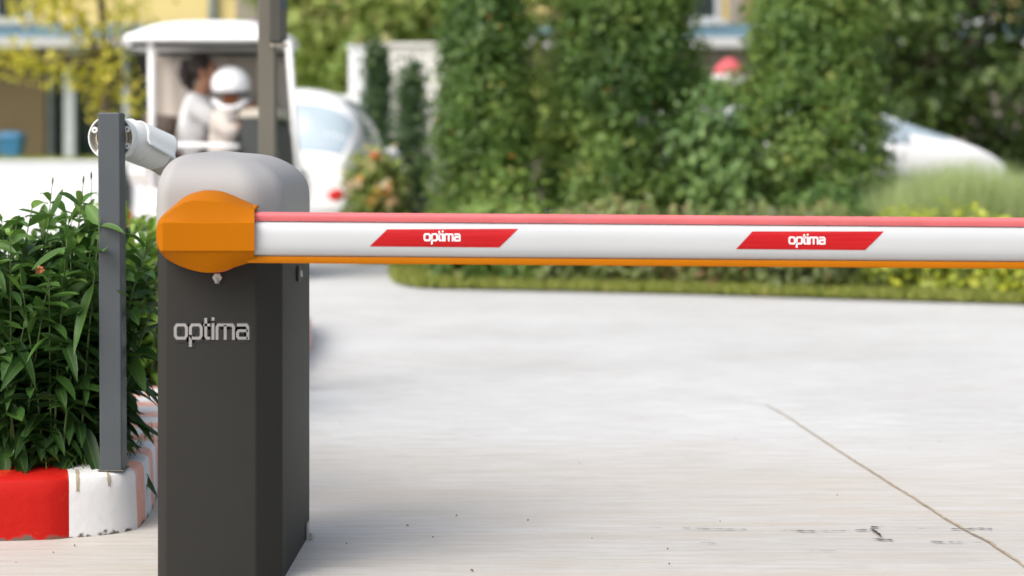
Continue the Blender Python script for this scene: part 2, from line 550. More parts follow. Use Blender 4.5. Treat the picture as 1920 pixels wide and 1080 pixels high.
def lance_leaves(name, base, d, up, L, Wd, droop, mat, tint, seg=7):
    k = len(base)
    d = norm(d); side = norm(np.cross(d, up)); n = np.cross(side, d)
    t = np.linspace(0, 1, seg)
    wp = (t ** .6) * (1 - t) ** .8 * 2.5; wp[0] = .06; wp[-1] = .0
    V = np.zeros((k, seg, 3, 3))
    for i, tt in enumerate(t):
        cen = base + d * (L * tt)[:, None] + np.array([0, 0, -1.0]) * (droop * L * tt ** 2)[:, None]
        hw = (Wd * wp[i] * .5)[:, None]
        V[:, i, 1] = cen - n * hw * .35
        V[:, i, 0] = cen - side * hw + n * hw * .25
        V[:, i, 2] = cen + side * hw + n * hw * .25
    verts = V.reshape(-1, 3)
    b = np.arange(k)[:, None] * (seg * 3)
    fs = []
    for i in range(seg - 1):
        for j in range(2):
            fs.append(b + np.array([[i * 3 + j, i * 3 + j + 1, (i + 1) * 3 + j + 1, (i + 1) * 3 + j]]))
    rib = np.tile(np.array([0, 1.0, 0]), k * seg)
    return np_mesh(name, verts, np.concatenate(fs, 0), mat, np.repeat(tint, seg * 3), rib, True)


def blades(name, pos, h, w, lean, mat, tint):
    k = len(pos)
    a = RNG.uniform(0, 2 * PI, k)
    s = np.stack([np.cos(a), np.sin(a), np.zeros(k)], 1)
    ld = RNG.normal(0, 1, (k, 3)); ld[:, 2] = 0; ld = norm(ld) * (lean * RNG.uniform(.2, 1, k))[:, None]
    up = np.array([0, 0, 1.0])
    v = np.stack([pos - s * w / 2, pos + s * w / 2,
                  pos + up * (h * .55)[:, None] + ld * .35 + s * w * .38, pos + up * (h * .55)[:, None] + ld * .35 - s * w * .38,
                  pos + up * h[:, None] + ld], 1).reshape(-1, 3)
    i = np.arange(k)[:, None] * 5
    f = np.concatenate([i + np.array([[0, 1, 2]]), i + np.array([[0, 2, 3]]), i + np.array([[3, 2, 4]])], 0)
    return np_mesh(name, v, f, mat, np.repeat(tint, 5))


# ------------------------------------------------------------------ ground and road
def sheet(name, pts, z, mat, parent=None):
    mb = MB(); mb.v = [(x, y, z) for x, y in pts]; mb.face(list(range(len(pts))))
    return mb.build(name, mat, parent)


o = sheet('ground', [(-900, -300), (900, -300), (900, 1500), (-900, 1500)], -.006, M['ground']); tag(o, kind='structure')
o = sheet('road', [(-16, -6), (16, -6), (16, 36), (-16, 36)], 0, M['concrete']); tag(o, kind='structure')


def ribbon(name, path, widths, z, mat, jitter=.3, seed=1):
    r = random.Random(seed)
    pts = []
    for (a, b, wa, wb) in [(path[i], path[i + 1], widths[i], widths[i + 1]) for i in range(len(path) - 1)]:
        n = max(2, int((Vector(b) - Vector(a)).length / .03))
        for k in range(n):
            t = k / n; pts.append((Vector(a).lerp(Vector(b), t), wa + (wb - wa) * t))
    pts.append((Vector(path[-1]), widths[-1]))
    mb = MB(); rows = []
    for i, (p, w) in enumerate(pts):
        t = (pts[min(i + 1, len(pts) - 1)][0] - pts[max(i - 1, 0)][0]).normalized()
        nn = Vector((-t.y, t.x))
        off = nn * r.uniform(-jitter, jitter) * w
        a = p + off + nn * w * .5 * r.uniform(1 - jitter, 1 + jitter); b = p + off - nn * w * .5 * r.uniform(1 - jitter, 1 + jitter)
        rows.append([(a.x, a.y, z), (b.x, b.y, z)])
    mb.grid(rows)
    return mb.build(name, mat)


def G(px, py):
    D = F * CH / (py - HZ)
    return ((px - 960) / F * D, D)


jp = [G(1436, 760), G(1470, 778), G(1520, 812), G(1590, 858), G(1660, 902), G(1740, 952), G(1795, 988), G(1850, 1016), G(1920, 1062), G(2060, 1160)]
o = ribbon('expansion_joint', jp, [.005, .0055, .006, .0065, .007, .0075, .008, .008, .008, .008], .004, M['joint'], .25, 3); tag(o, kind='structure')
o = ribbon('expansion_joint', [G(1430, 757), G(1200, 728), G(900, 698), G(600, 668)], [.006, .006, .006, .006], .004, M['joint_pale'], .2, 4); tag(o, kind='structure')
# broken dark cracks across the lane
mbk = MB()
rr = random.Random(5)
segs = [((1218, 991), (1238, 993), .010), ((1272, 993), (1402, 996), .004), ((1458, 997), (1530, 999), .006), ((1535, 999), (1600, 998), .004), ((1602, 997), (1628, 996), .006),
        ((1632, 992), (1660, 990), .012), ((1632, 994), (1655, 1010), .009), ((1636, 1013), (1675, 1016), .009), ((1782, 995), (1830, 994), .005), ((1828, 993), (1862, 994), .009),
        ((1742, 1018), (1772, 1019), .006), ((1776, 1019), (1806, 1020), .006), ((1826, 1020), (1852, 1021), .004), ((1720, 994), (1745, 994), .003), ((1310, 1020), (1345, 1022), .0025), ((1500, 1034), (1570, 1036), .0025)]
for a, b, w in segs:
    pa, pb = Vector(G(*a)), Vector(G(*b)); n = max(3, int((pb - pa).length / .008)); rows = []
    d = (pb - pa).normalized(); nn = Vector((-d.y, d.x))
    for k in range(n + 1):
        p = pa.lerp(pb, k / n) + nn * rr.uniform(-.3, .3) * w
        e = w * rr.uniform(.12, .95) * (1.0 if rr.random() < .8 else .15) * (0.2 if k in (0, n) else 1)
        p1, p2 = p + nn * e, p - nn * e * .6
        rows.append([(p1.x, p1.y, .0045), (p2.x, p2.y, .0045)])
    mbk.grid(rows)
o = mbk.build('road_crack', M['tar']); tag(o, kind='structure')
# dry bits scattered on the concrete
mbd = MB()
spots = [(638, 794), (1086, 871), (856, 969), (764, 988), (990, 978), (812, 1010), (1110, 1012), (1252, 1032), (1290, 858), (1705, 842), (420, 0), (140, 1026), (100, 1039), (30, 1058), (1255, 1060), (885, 1072), (650, 1022), (1350, 980), (1570, 930)]
for a, b in spots:
    if b < 500: continue
    x, y = G(a, b); s = rr.uniform(.0012, .0028)
    an = rr.uniform(0, PI)
    q = [(x + s * math.cos(an + t) * (1.6 if i % 2 else .8), y + s * 1.4 * math.sin(an + t), .001 + rr.uniform(.001, .004)) for i, t in enumerate((0, 1.3, 2.6, 4.0, 5.2))]
    b0 = len(mbd.v); mbd.v += q + [(x, y, .007)]
    for i in range(5): mbd.face([b0 + i, b0 + (i + 1) % 5, b0 + 5])
o = mbd.build('leaf_litter', M['debris']); tag(o, 'tiny dry leaf bits and grit scattered on the pale concrete road', 'litter', kind='stuff')

# ------------------------------------------------------------------ planted bed with painted kerb
def spline(pts, per=8):
    out = []
    for i in range(len(pts) - 1):
        p0 = Vector(pts[max(i - 1, 0)]); p1 = Vector(pts[i]); p2 = Vector(pts[i + 1]); p3 = Vector(pts[min(i + 2, len(pts) - 1)])
        for k in range(per):
            t = k / per
            out.append(.5 * ((2 * p1) + (p2 - p0) * t + (2 * p0 - 5 * p1 + 4 * p2 - p3) * t * t + (3 * p1 - p0 - 3 * p2 + p3) * t ** 3))
    out.append(Vector(pts[-1])); return out


KH = .15
kp = [(-3.4, 3.72), (-2.2, 3.79), (-1.235, 3.862), (-1.078, 3.895), (-1.0, 3.925), (-.958, 3.955), (-.936, 4.0), (-.936, 4.06), (-.946, 4.2), (-.985, 4.5), (-1.01, 5.0), (-.985, 5.8), (-.95, 6.6), (-1.0, 8.0), (-1.25, 8.9), (-1.9, 9.4), (-3.4, 9.6)]
path = spline([Vector(p) for p in kp], 14)
kb = MB(); kb.smooth = True
for k_ in ('kerb_red', 'kerb_white', 'kerb_pink'): kb.mat(M[k_])
prof = [(0, 0), (.002, .05), (.004, .10), (.006, .134), (.011, .143), (.022, .1485), (.04, .15), (.11, .151), (.15, .15), (.24, .149), (.24, .05)]
n = len(path); cum = [0]
for i in range(1, n): cum.append(cum[-1] + (path[i] - path[i - 1]).length)
i_red = min(range(n), key=lambda i: (path[i] - Vector((-1.078, 3.895))).length)
i_cor = min(range(n), key=lambda i: (path[i] - Vector((-.936, 4.0))).length)


def kpoint(s):
    i = max(0, min(n - 2, next((j for j in range(n - 1) if cum[j + 1] >= s), n - 2)))
    t = (s - cum[i]) / max(cum[i + 1] - cum[i], 1e-6)
    p = path[i].lerp(path[i + 1], t)
    d = (path[min(i + 2, n - 1)] - path[max(i - 1, 0)]).normalized()
    return p, Vector((-d.y, d.x))


s_red, s_cor, s_end = cum[i_red], cum[i_cor], cum[-1]
cuts = [(0, s_red - .98, 'kerb_white'), (s_red - .98, s_red - .5, 'kerb_red'), (s_red - .5, s_red - .34, 'kerb_white'), (s_red - .34, s_red, 'kerb_red'), (s_red, s_cor, 'kerb_white')]
s = s_cor; q = 0
while s < s_end:
    e = min(s + (.10 if s < s_cor + 2 else .3), s_end); cuts.append((s, e, 'kerb_pink' if q % 2 == 0 else 'kerb_white')); s = e; q += 1
for (a, b, mm) in cuts:
    kb.mat(M[mm]); m_ = max(2, int((b - a) / .03)); rs = []
    for k in range(m_ + 1):
        p, nn = kpoint(a + (b - a) * k / m_)
        rs.append([(p.x + nn.x * u, p.y + nn.y * u, z) for u, z in prof])
    kb.grid(rs)
kerb = kb.build('kerb', auto=26); tag(kerb, 'low concrete kerb painted in red and white blocks around the shrub bed', 'kerb')
# chips of bare concrete running over the front of the white block
cb = MB(); cb.smooth = True
for (ax, dx, top, ln) in ((170, .0045, .153, .020), (224, .0035, .153, .013)):
    bx, by = G(ax, 1000)
    sp, nn = min(((kpoint(ss)) for ss in [s_red + k * .004 for k in range(50)]), key=lambda t: abs(t[0].x - (ax - 960) / 745 * 1.0))
    rows = []
    for u, z in [(.075, .1525), (.05, .152), (.034, .1512), (.022, .1497), (.011, .1444), (.006, .1345), (.005, .131 - ln * .6), (.0045, .131 - ln)]:
        t = Vector((-nn.y, nn.x)); w = dx * random.uniform(.6, 1.3)
        c = Vector((sp.x + nn.x * u, sp.y + nn.y * u)) - nn * .0012
        rows.append([(c.x - t.x * w, c.y - t.y * w, z), (c.x + t.x * w, c.y + t.y * w, z)])
    cb.grid(rows)
cb.build('paint_chip', M['kerb_core'], kerb)
inner = [kpoint(s_end * k / 90) for k in range(91)]
bed = sheet('bed_soil', [(p.x + nn.x * .2, p.y + nn.y * .2) for p, nn in inner], .138, M['soil']); tag(bed, kind='structure')


# shrubs with long lance leaves
def lance_shrub(name, cx, cy, z0, rx, ry, H, nst, seed, mat, label, group, dense=1.0, big=1.0, buds=0, lean=.14):
    r = np.random.default_rng(seed)
    root = empty(name, (cx, cy, z0), label, 'shrub', group)
    st = MB(); base, dd, LL, WW, DR, TT = [], [], [], [], [], []
    tips = []
    for _ in range(nst):
        a = r.uniform(0, 2 * PI); q = math.sqrt(r.uniform(0, 1))
        bx, by = math.cos(a) * q * rx, math.sin(a) * q * ry
        h = H * r.uniform(.45, 1.0) * (1 - .12 * q)
        lx, ly = math.cos(a) * q * lean + r.normal(0, .06), math.sin(a) * q * lean + r.normal(0, .05)
        pts = []
        for k in range(6):
            t = k / 5
            pts.append(Vector((bx + lx * t ** 1.4, by + ly * t ** 1.4, h * t)))
        st.tube(pts, [.0036, .0033, .003, .0026, .002, .0012], 5)
        tips.append(pts[-1])
        nn = int(h / .030 * dense); ph = r.uniform(0, PI)
        for j in range(nn):
            t = (j + r.uniform(.2, .8)) / nn
            if t < .12 and r.uniform() < .5: continue
            f = t * 5; i = min(4, int(f)); p = pts[i].lerp(pts[i + 1], f - i)
            for sd_ in (0, 1):
                if r.uniform() < .06: continue
                az = ph + j * PI / 2 + sd_ * PI + r.normal(0, .35)
                el = (.05 + .75 * t ** 2) + r.normal(0, .42)
                base.append(p); dd.append((math.cos(az) * math.cos(el), math.sin(az) * math.cos(el), math.sin(el)))
                L = big * r.uniform(.06, .135) * (1.05 - .28 * t ** 5)
                LL.append(L); WW.append(L * r.uniform(.26, .35)); DR.append(r.uniform(.15, .75))
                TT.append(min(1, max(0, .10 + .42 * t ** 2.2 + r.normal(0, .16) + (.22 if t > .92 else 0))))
    st.build('stem', M['stem'], root, smooth=True, world=False)
    base = np.array([tuple(b) for b in base]); up = np.tile(np.array([[0, 0, 1.0]]), (len(base), 1)) + r.normal(0, .35, (len(base), 3))
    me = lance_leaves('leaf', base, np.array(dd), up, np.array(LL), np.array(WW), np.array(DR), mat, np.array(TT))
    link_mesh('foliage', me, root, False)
    for tp in sorted(tips, key=lambda v: -v.z)[:buds]:
        b = MB(); b.smooth = True
        d = Vector((r.normal(0, .35), r.normal(0, .35), 1.2)).normalized(); e = tp + d * r.uniform(.03, .055)
        b.tube([tp - d * .01, e, e + d * .008, e + d * .017, e + d * .024], [.0010, .0010, .0028, .0025, .0004], 6)
        b.build('bud', M['stem'], root, world=False)
    return root


GS = 'long leaved shrubs in the kerbed bed'
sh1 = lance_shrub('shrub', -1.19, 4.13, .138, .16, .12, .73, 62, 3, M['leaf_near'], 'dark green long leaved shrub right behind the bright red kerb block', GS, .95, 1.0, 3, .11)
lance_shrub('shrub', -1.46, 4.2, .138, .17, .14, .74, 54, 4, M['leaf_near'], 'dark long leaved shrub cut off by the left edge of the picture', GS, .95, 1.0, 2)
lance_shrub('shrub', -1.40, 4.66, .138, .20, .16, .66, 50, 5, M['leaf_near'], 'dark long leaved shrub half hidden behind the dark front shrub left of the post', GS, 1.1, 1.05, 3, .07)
lance_shrub('shrub', -1.32, 5.7, .138, .19, .28, .66, 74, 6, M['leaf_far'], 'light green shrub seen between the grey post and the barrier cabinet', GS, .9, 1.0, 4, .08)
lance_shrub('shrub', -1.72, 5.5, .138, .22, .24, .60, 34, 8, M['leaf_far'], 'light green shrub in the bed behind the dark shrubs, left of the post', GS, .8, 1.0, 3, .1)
# dried flower caught among the leaves
fl = MB(); fl.smooth = True
c = P(76, 506, 4.0)
for k in range(7):
    a = k * 2 * PI / 7; r_ = random.uniform(.010, .017)
    fl.tube([c, c + Vector((math.cos(a) * r_ * .6, -.004, math.sin(a) * r_ * .6 - .002)), c + Vector((math.cos(a) * r_, -.002 + random.uniform(-.004, .004), math.sin(a) * r_ - .006))], [.002, .0055, .001], 5)
fl.build('flower', M['dry_petal'], sh1)
# weeds at the foot of the shrubs
k = 900
pp = np.stack([RNG.uniform(-1.7, -.98, k), RNG.uniform(3.98, 4.5, k), np.full(k, .136)], 1)
keep = ~((pp[:, 0] > -1.05) & (pp[:, 1] < 4.06)); pp = pp[keep]
me = blades('weed', pp, RNG.uniform(.02, .07, len(pp)), .0035, .04, M['leaf_hedge'], RNG.uniform(0, .8, len(pp)))
tag(link_mesh('bed_weeds', me), 'short green weeds between the shrub stems behind the kerb', 'weeds', kind='stuff')

# ------------------------------------------------------------------ camera post and camera
PD = 3.98
px_, pz_ = (211 - 960) / F * PD, .149
post = MB()
post.mat(M['post'])
hw = .0277
ftp = round_poly([(-hw, -hw), (hw, -hw), (hw, hw), (-hw, hw)], .004, 3)
PT = 1.037
post.smooth = False
rs = [[(px_ + p.x + lx, PD + p.y, z) for p in ftp] for z, lx in ((pz_ + .002, .0025), (PT - .003, -.0025))]
rs.append([(px_ + p.x * .93 - .0025, PD + p.y * .93, PT) for p in ftp])
post.rings(rs)
po = empty('metal_post', (px_, PD, pz_), 'slim square blue grey metal post standing on the kerb corner', 'post')
post.build('pole', None, po)
b = MB(); b.box((px_ - .030, PD - .030, pz_ + .0025), (px_ + .034, PD + .034, pz_ + .005)); b.build('base_plate', M['pole'], po, bevel=.001)

CD = PD + .032
cc = P(208, 258, CD); S_ = F / CD
cam_root = empty('security_camera', (px_, CD, cc.z), 'off white bullet camera on the grey post, seen from behind', 'security camera')
R0 = .0575
cup = MB(); cup.smooth = True
# round open-backed cup: rim, walls, floor, facing the viewer
def ring(cx, cy, cz, r, n=40): return [(cx + r * math.cos(2 * PI * i / n), cy, cz + r * math.sin(2 * PI * i / n)) for i in range(n)]
cup.mat(M['cctv'])
cup.rings([ring(cc.x + .012, CD + .075, cc.z - .004, R0 * .86), ring(cc.x, CD + .03, cc.z, R0), ring(cc.x, CD, cc.z, R0), ring(cc.x, CD - .001, cc.z, R0 - .001), ring(cc.x, CD - .001, cc.z, R0 - .0035), ring(cc.x, CD, cc.z, R0 - .0042), ring(cc.x, CD + .022, cc.z, R0 - .005)], True, False)
cup.mat(M['cctv_in']); cup.smooth = False
cup.rings([ring(cc.x, CD + .022, cc.z, R0 - .005), ring(cc.x, CD + .0225, cc.z, .001)], False, True)
cup.mat(M['cctv_in'])
cup.smooth = True
cup.rings([ring(cc.x, CD + .022, cc.z, .040), ring(cc.x, CD + .006, cc.z, .040), ring(cc.x, CD + .006, cc.z, .037), ring(cc.x, CD + .022, cc.z, .037)], False, False)
cupo = cup.build('mount', None, cam_root, auto=40)
for a in (195 - 40, 28, 332, 232):
    a = math.radians(a)
    q = MB(); q.smooth = True; q.mat(M['cctv'])
    bx, bz = cc.x + math.cos(a) * (R0 - .012), cc.z + math.sin(a) * (R0 - .012)
    q.rings([ring(bx, CD + .021, bz, .0085, 16), ring(bx, CD + .001, bz, .0085, 16), ring(bx, CD, bz, .0078, 16)])
    q.mat(M['black']); q.rings([ring(bx, CD - .0006, bz, .0022, 10), ring(bx, CD + .002, bz, .0022, 10)])
    q.build('screw_boss', None, cupo, auto=40)
# housing barrel leaving to the right, away and down
A = cc + Vector((.030, .085, -.006)); axis = Vector((.060, .078, -.034)); Lb = axis.length; ax = axis.normalized()
sidev = ax.cross(Vector((0, 0, 1))).normalized(); upv = sidev.cross(ax)


def barrel(t, r, a): return A + ax * (Lb * t) + (sidev * math.cos(a) + upv * math.sin(a)) * r


hb = MB(); hb.smooth = True
hb.rings([[barrel(t, r, 2 * PI * i / 36) for i in range(36)] for t, r in ((-.35, .030), (-.30, .046), (-.2, .052), (0, .0525), (.25, .0525), (.26, .0515), (.27, .0525), (.8, .050), (.97, .045), (1.0, .036))])
hb.build('housing', M['cctv'], cam_root, auto=35)
sh = MB(); sh.smooth = True
rows = []
for t in np.linspace(.05, 1.12, 14):
    lo = -.10 - .12 * t
    row = []
    for i in range(25):
        a = lo + (PI - 2 * lo) * i / 24
        lip = .012 * max(0, 1 - abs(i) / 1.2) + .012 * max(0, 1 - abs(24 - i) / 1.2)
        cut = .18 * (1 - math.sin(max(0, min(PI, a)))) * (t > .9) * (t - .9) / .3
        row.append(barrel(t - cut, .0565 + lip * 1.3, a))
    rows.append(row)
sh.grid(rows)
so = sh.build('sun_shield', M['cctv'], cam_root, auto=60)
md = so.modifiers.new('solid', 'SOLIDIFY'); md.thickness = .0025
lb = MB(); lb.smooth = True
B = A + ax * Lb * .90 - upv * .020; dn = (ax * .8 - Vector((0, 0, .25)) + Vector((.20, 0, 0))).normalized()
u1 = dn.cross(Vector((0, 0, 1))).normalized(); u2 = u1.cross(dn)
lb.rings([[B + dn * t + (u1 * math.cos(2 * PI * i / 28) + u2 * math.sin(2 * PI * i / 28)) * r for i in range(28)] for t, r in ((-.03, .030), (.03, .030), (.042, .027), (.0421, .022), (.035, .021))])
lb.build('lens_barrel', M['cctv_low'], cam_root, auto=40)
sl = MB(); sl.smooth = True
rows = [[barrel(t, .0588, a) for a in np.linspace(1.5, 1.95, 6)] for t in np.linspace(.0, .30, 6)]
sl.grid(rows); sl.build('slot', M['black'], cam_root)

# ------------------------------------------------------------------ barrier gate
gate = empty('barrier_gate', (-.635, 3.7, 0), 'dark grey barrier cabinet with light grey hood, orange hub and lowered white boom', 'barrier gate')
foot = [(-.747, 3.45), (-.552, 3.45), (-.502, 3.503), (-.498, 3.94), (-.77, 3.94), (-.77, 3.474)]
fp = round_poly(foot, .006, 3)
cab = MB(); cab.smooth = True
rs = [[(p.x, p.y, z) for p in fp] for z in (.0, .30, .765)]
cab.rings(rs)
cabo = cab.build('cabinet', M['cabinet'], gate, auto=14)
hd = MB(); hd.smooth = True
fph = round_poly([(-.751, 3.446), (-.556, 3.446), (-.499, 3.50), (-.495, 3.943), (-.773, 3.943), (-.773, 3.47)], .030, 8)
cx, cy = -.634, 3.695
rs = []
z0h, Hh, Rr = .828, .110, .092
levels = [(.752, 0, 0)] + [(z0h, 0, 0)]
for k in range(1, 15):
    th = PI / 2 * k / 14
    levels.append((z0h + Hh * math.sin(th) ** .86, Rr * (1 - math.cos(th)), math.sin(th)))
for (z, ins, f) in levels:
    rg = []
    for p in fph:
        fx = (p.x - cx); fy = (p.y - cy)
        kx = 1 - ins / .139; ky = 1 - ins * 1.05 / .249
        front = max(0, -fy / .249)
        # the left shoulder is tighter than the right one, the front leans back
        zz = z - f * f * (.012 * (fx * kx / .139) + .014 * front * ky) * 1.0
        shift = .016 * (1 - math.cos(f * PI / 2)) * (-1)
        rg.append((cx + fx * kx + shift, cy + fy * ky, zz))
    rs.append(rg)
hd.rings(rs, True, True)
hoodo = hd.build('hood', M['hood'], gate, auto=70)
sm_ = MB(); fs_ = round_poly([(-.748, 3.449), (-.553, 3.449), (-.501, 3.502), (-.497, 3.941), (-.771, 3.941), (-.771, 3.473)], .006, 3)


# hub: orange cast sleeve that grips the boom
def HB(px, py, D): return P(px, py, D)


def lerp_tab(tab, x):
    for (a, b) in zip(tab, tab[1:]):
        if x <= b[0]:
            t = (x - a[0]) / max(b[0] - a[0], 1e-6); t = max(0, t)
            return a[1] + (b[1] - a[1]) * t
    return tab[-1][1]


def smooth_tab(tab):
    pts = spline([Vector(p) for p in tab], 6)
    return [(p.x, p.y) for p in pts]


top_out = smooth_tab([(293, 428), (298, 412), (312, 397), (330, 382), (348, 368), (368, 360), (392, 356.5), (420, 360), (450, 372), (475, 383), (487, 386)])
top_mid = smooth_tab([(293, 430), (298, 414), (312, 401), (330, 387.5), (346, 379), (365, 375), (392, 376), (420, 380.5), (450, 389.5), (475, 394), (487, 394)])
bot_out = smooth_tab([(293, 455), (298, 468), (312, 485), (340, 500), (370, 509), (395, 511.5), (420, 507), (450, 498), (478, 489.5), (487, 489.5)])
hub = MB(); hub.smooth = True
rs = []
for x in list(np.linspace(293, 312, 9)) + list(np.linspace(316, 477, 40)):
    to, tm, bo = lerp_tab(top_out, x), lerp_tab(top_mid, x), lerp_tab(bot_out, x)
    e = min(1, max(0, (x - 293) / 12)) ** .5            # nose rounding
    bt, bb = 417, 471
    bt = max(bt, tm + 3); bb = min(bb, bo - 3)
    Df = 3.335 + .02 * (1 - e)
    Dm = 3.352 + .012 * (1 - e)
    ring_ = [HB(x, to, 3.446), HB(x, to, 3.415), HB(x, to + .4, 3.405), HB(x, tm, Dm), HB(x, tm + 1.2, Dm - .002), HB(x, (tm + bt) / 2 + 2, Dm - .0055), HB(x, bt - 1.2, Df + .005), HB(x, bt, Df + .0012), HB(x, bt + 1, Df),
             HB(x, (bt + bb) / 2, Df), HB(x, bb - 1, Df), HB(x, bb, Df + .0012), HB(x, bb + 1.2, Df + .005), HB(x, (bo + bb) / 2 + 2, Dm - .001), HB(x, bo - .6, Dm + .012), HB(x, bo, Dm + .02), HB(x, bo, 3.446)]
    rs.append(ring_)
hub.rings(rs, True, True)
hubo = hub.build('arm_hub', M['orange'], gate, auto=22)
# flared lip at the top right of the sleeve and the red ring behind it
lip = MB(); lip.smooth = True
lip.rings([[HB(475, 383.5, 3.44), HB(475, 383.5, 3.40), HB(475, 395.5, 3.36), HB(475, 397, 3.40)], [HB(487, 386, 3.44), HB(487, 386, 3.40), HB(481, 393, 3.36), HB(481, 396, 3.40)]])
lip.build('lip', M['orange'], hubo)
rg = MB(); rg.smooth = True
cr_ = P(402, 440, 3.43)
rg.rings([ring(cr_.x, 3.449, cr_.z, .0815, 48), ring(cr_.x, 3.428, cr_.z, .0815, 48), ring(cr_.x, 3.426, cr_.z, .078, 48)])
rg.build('collar', M['orange_red'], hubo, auto=40)

# boom, lying level in front of the cabinet
BD = 3.38; sB = F / BD
zc = CH - (446.5 - HZ) / sB
tilt = -11.0 / 1440.0
X0, X1 = -.556, 2.45
hh, hdp = .0413, .031


def boom_y(z):  # front face depth offset for height z about the boom centre
    q = min(1, abs(z) / hh)
    return -hdp * (1 - q ** 2.6) ** (1 / 2.1)


def bz(x): return zc + (x + .5412) * tilt


def boom_mesh(profile, x0, x1, n=2):
    mb = MB(); mb.smooth = True
    mb.rings([[(x, BD + y, bz(x) + z) for y, z in profile] for x in np.linspace(x0, x1, n)])
    return mb


zs = [hh * math.sin(-PI / 2 + PI * k / 30) for k in range(31)]
prof_w = [(boom_y(z), z) for z in zs] + [(-boom_y(z), z) for z in reversed(zs[1:-1])]
boom = boom_mesh(prof_w, X0, X1).build('boom', M['arm_white'], gate, auto=50)
pr = [(-.0145, hh - .004), (-.0155, hh + .001), (-.0165, hh + .006), (-.016, hh + .009), (-.0135, hh + .0120), (-.009, hh + .0137), (0, hh + .0143), (.009, hh + .0137), (.0135, hh + .0120), (.016, hh + .009), (.0165, hh + .006), (.0145, hh - .004)]
boom_mesh([(y * 1.25 - .003, z) for y, z in pr], X0, X1).build('rubber_strip', M['rubber_red'], boom, auto=50)
pb_ = [(-.022, -hh + .004), (-.0225, -hh - .005), (-.02, -hh - .0098), (0, -hh - .0108), (.02, -hh - .0098), (.0225, -hh - .005), (.022, -hh + .004)]
boom_mesh(pb_, X0, X1).build('foot_strip', M['strip_orange'], boom, auto=50)
ce = MB(); ce.smooth = True
ce.rings([[(x, BD + y * s_, bz(x) + z * s_) for y, z in prof_w] for x, s_ in ((X1 - .03, 1.03), (X1 + .006, 1.03), (X1 + .012, .95))])
ce.build('end_cap', M['black'], boom, auto=50)


# lettering: square lower-case strokes
def stroke(mb, pts, w, closed, O, U, V, Nn, d0, d1):
    pts = [Vector(p) for p in pts]; n = len(pts); L, R = [], []
    for i in range(n):
        a = pts[i - 1] if (i > 0 or closed) else None
        b = pts[(i + 1) % n] if (i < n - 1 or closed) else None
        p = pts[i]
        d1_ = (p - a).normalized() if a is not None else None
        d2_ = (b - p).normalized() if b is not None else None
        if d1_ is None: m = Vector((-d2_.y, d2_.x)); k = 1
        elif d2_ is None: m = Vector((-d1_.y, d1_.x)); k = 1
        else:
            n1 = Vector((-d1_.y, d1_.x)); n2 = Vector((-d2_.y, d2_.x)); m = (n1 + n2).normalized(); k = 1 / max(.35, m.dot(n1))
        L.append(p + m * w * .5 * k); R.append(p - m * w * .5 * k)
    def W3(q, d): return O + U * q.x + V * q.y + Nn * d
    rs = [[W3(L[i], d0), W3(L[i], d1), W3(R[i], d1), W3(R[i], d0)] for i in range(n)]
    if closed:
        rs.append(rs[0]); mb.rings(rs, False, False)
    else: mb.rings(rs)


def word(mb, O, U, V, Nn, h, length, d0, d1, wf=.2, grow=0.0):
    """the word optima: x height h, total length"""
    t = .2
    def cham(x, y, w, hgt, c=.16): return [(x + c, y), (x + w - c, y), (x + w, y + c), (x + w, y + hgt - c), (x + w - c, y + hgt), (x + c, y + hgt), (x, y + hgt - c), (x, y + c)]
    i = t / 2; gl = []; x = 0
    gl.append((cham(x + i, i, 1.05, 1 - t), True)); x += 1.05 + t + .17
    gl.append((cham(x + i, i, 1.02, 1 - t), True)); gl.append(([(x + i, .3), (x + i, -.42)], False)); x += 1.02 + t + .12
    gl.append(([(x + i + .1, 1.32), (x + i + .1, .22), (x + i + .22, i), (x + .62, i)], False)); gl.append(([(x - .02, 1 - i), (x + .62, 1 - i)], False)); x += .62 + .16
    gl.append(([(x + i, 0), (x + i, 1.0)], False)); gl.append(([(x + i, 1.16), (x + i, 1.36)], False)); x += t + .17
    wm = 1.55
    gl.append(([(x + i, 0), (x + i, 1 - i - .12), (x + i + .12, 1 - i), (x + wm - .12 + i, 1 - i), (x + wm + i, 1 - i - .12), (x + wm + i, 0)], False)); gl.append(([(x + i + wm / 2, 0), (x + i + wm / 2, 1 - i)], False)); x += wm + t + .17
    wa = .98
    gl.append(([(x + .06, 1 - i), (x + i + wa - .14, 1 - i), (x + i + wa, 1 - i - .14), (x + i + wa, 0)], False))
    gl.append(([(x + i + wa, i), (x + i + .12, i), (x + i, i + .12), (x + i, .43), (x + i + .12, .55), (x + i + wa, .55)], False)); x += wa + t
    sx = length / x
    for pts, cl in gl:
        stroke(mb, [(a * sx, b * h) for a, b in pts], (t * h + grow) if grow else t * h * (wf / .2), cl, O, U, V, Nn, d0, d1)


# on the cabinet front: pale raised letters over a black outline drawn as their shadow
lm = MB()
O = P(327, 637, 3.45); O.y = 3.45
sc = 3.45 / F
lm.mat(M['black']); word(lm, O + Vector((0.0005, 0, -.001)), Vector((1, 0, 0)), Vector((0, 0, 1)), Vector((0, -1, 0)), 31 * sc, 140 * sc, -.001, .0012, grow=.0105)
lm.mat(M['letter']); word(lm, O, Vector((1, 0, 0)), Vector((0, 0, 1)), Vector((0, -1, 0)), 31 * sc, 140 * sc, -.001, .0022, wf=.17)
lm.build('lettering', None, cabo)
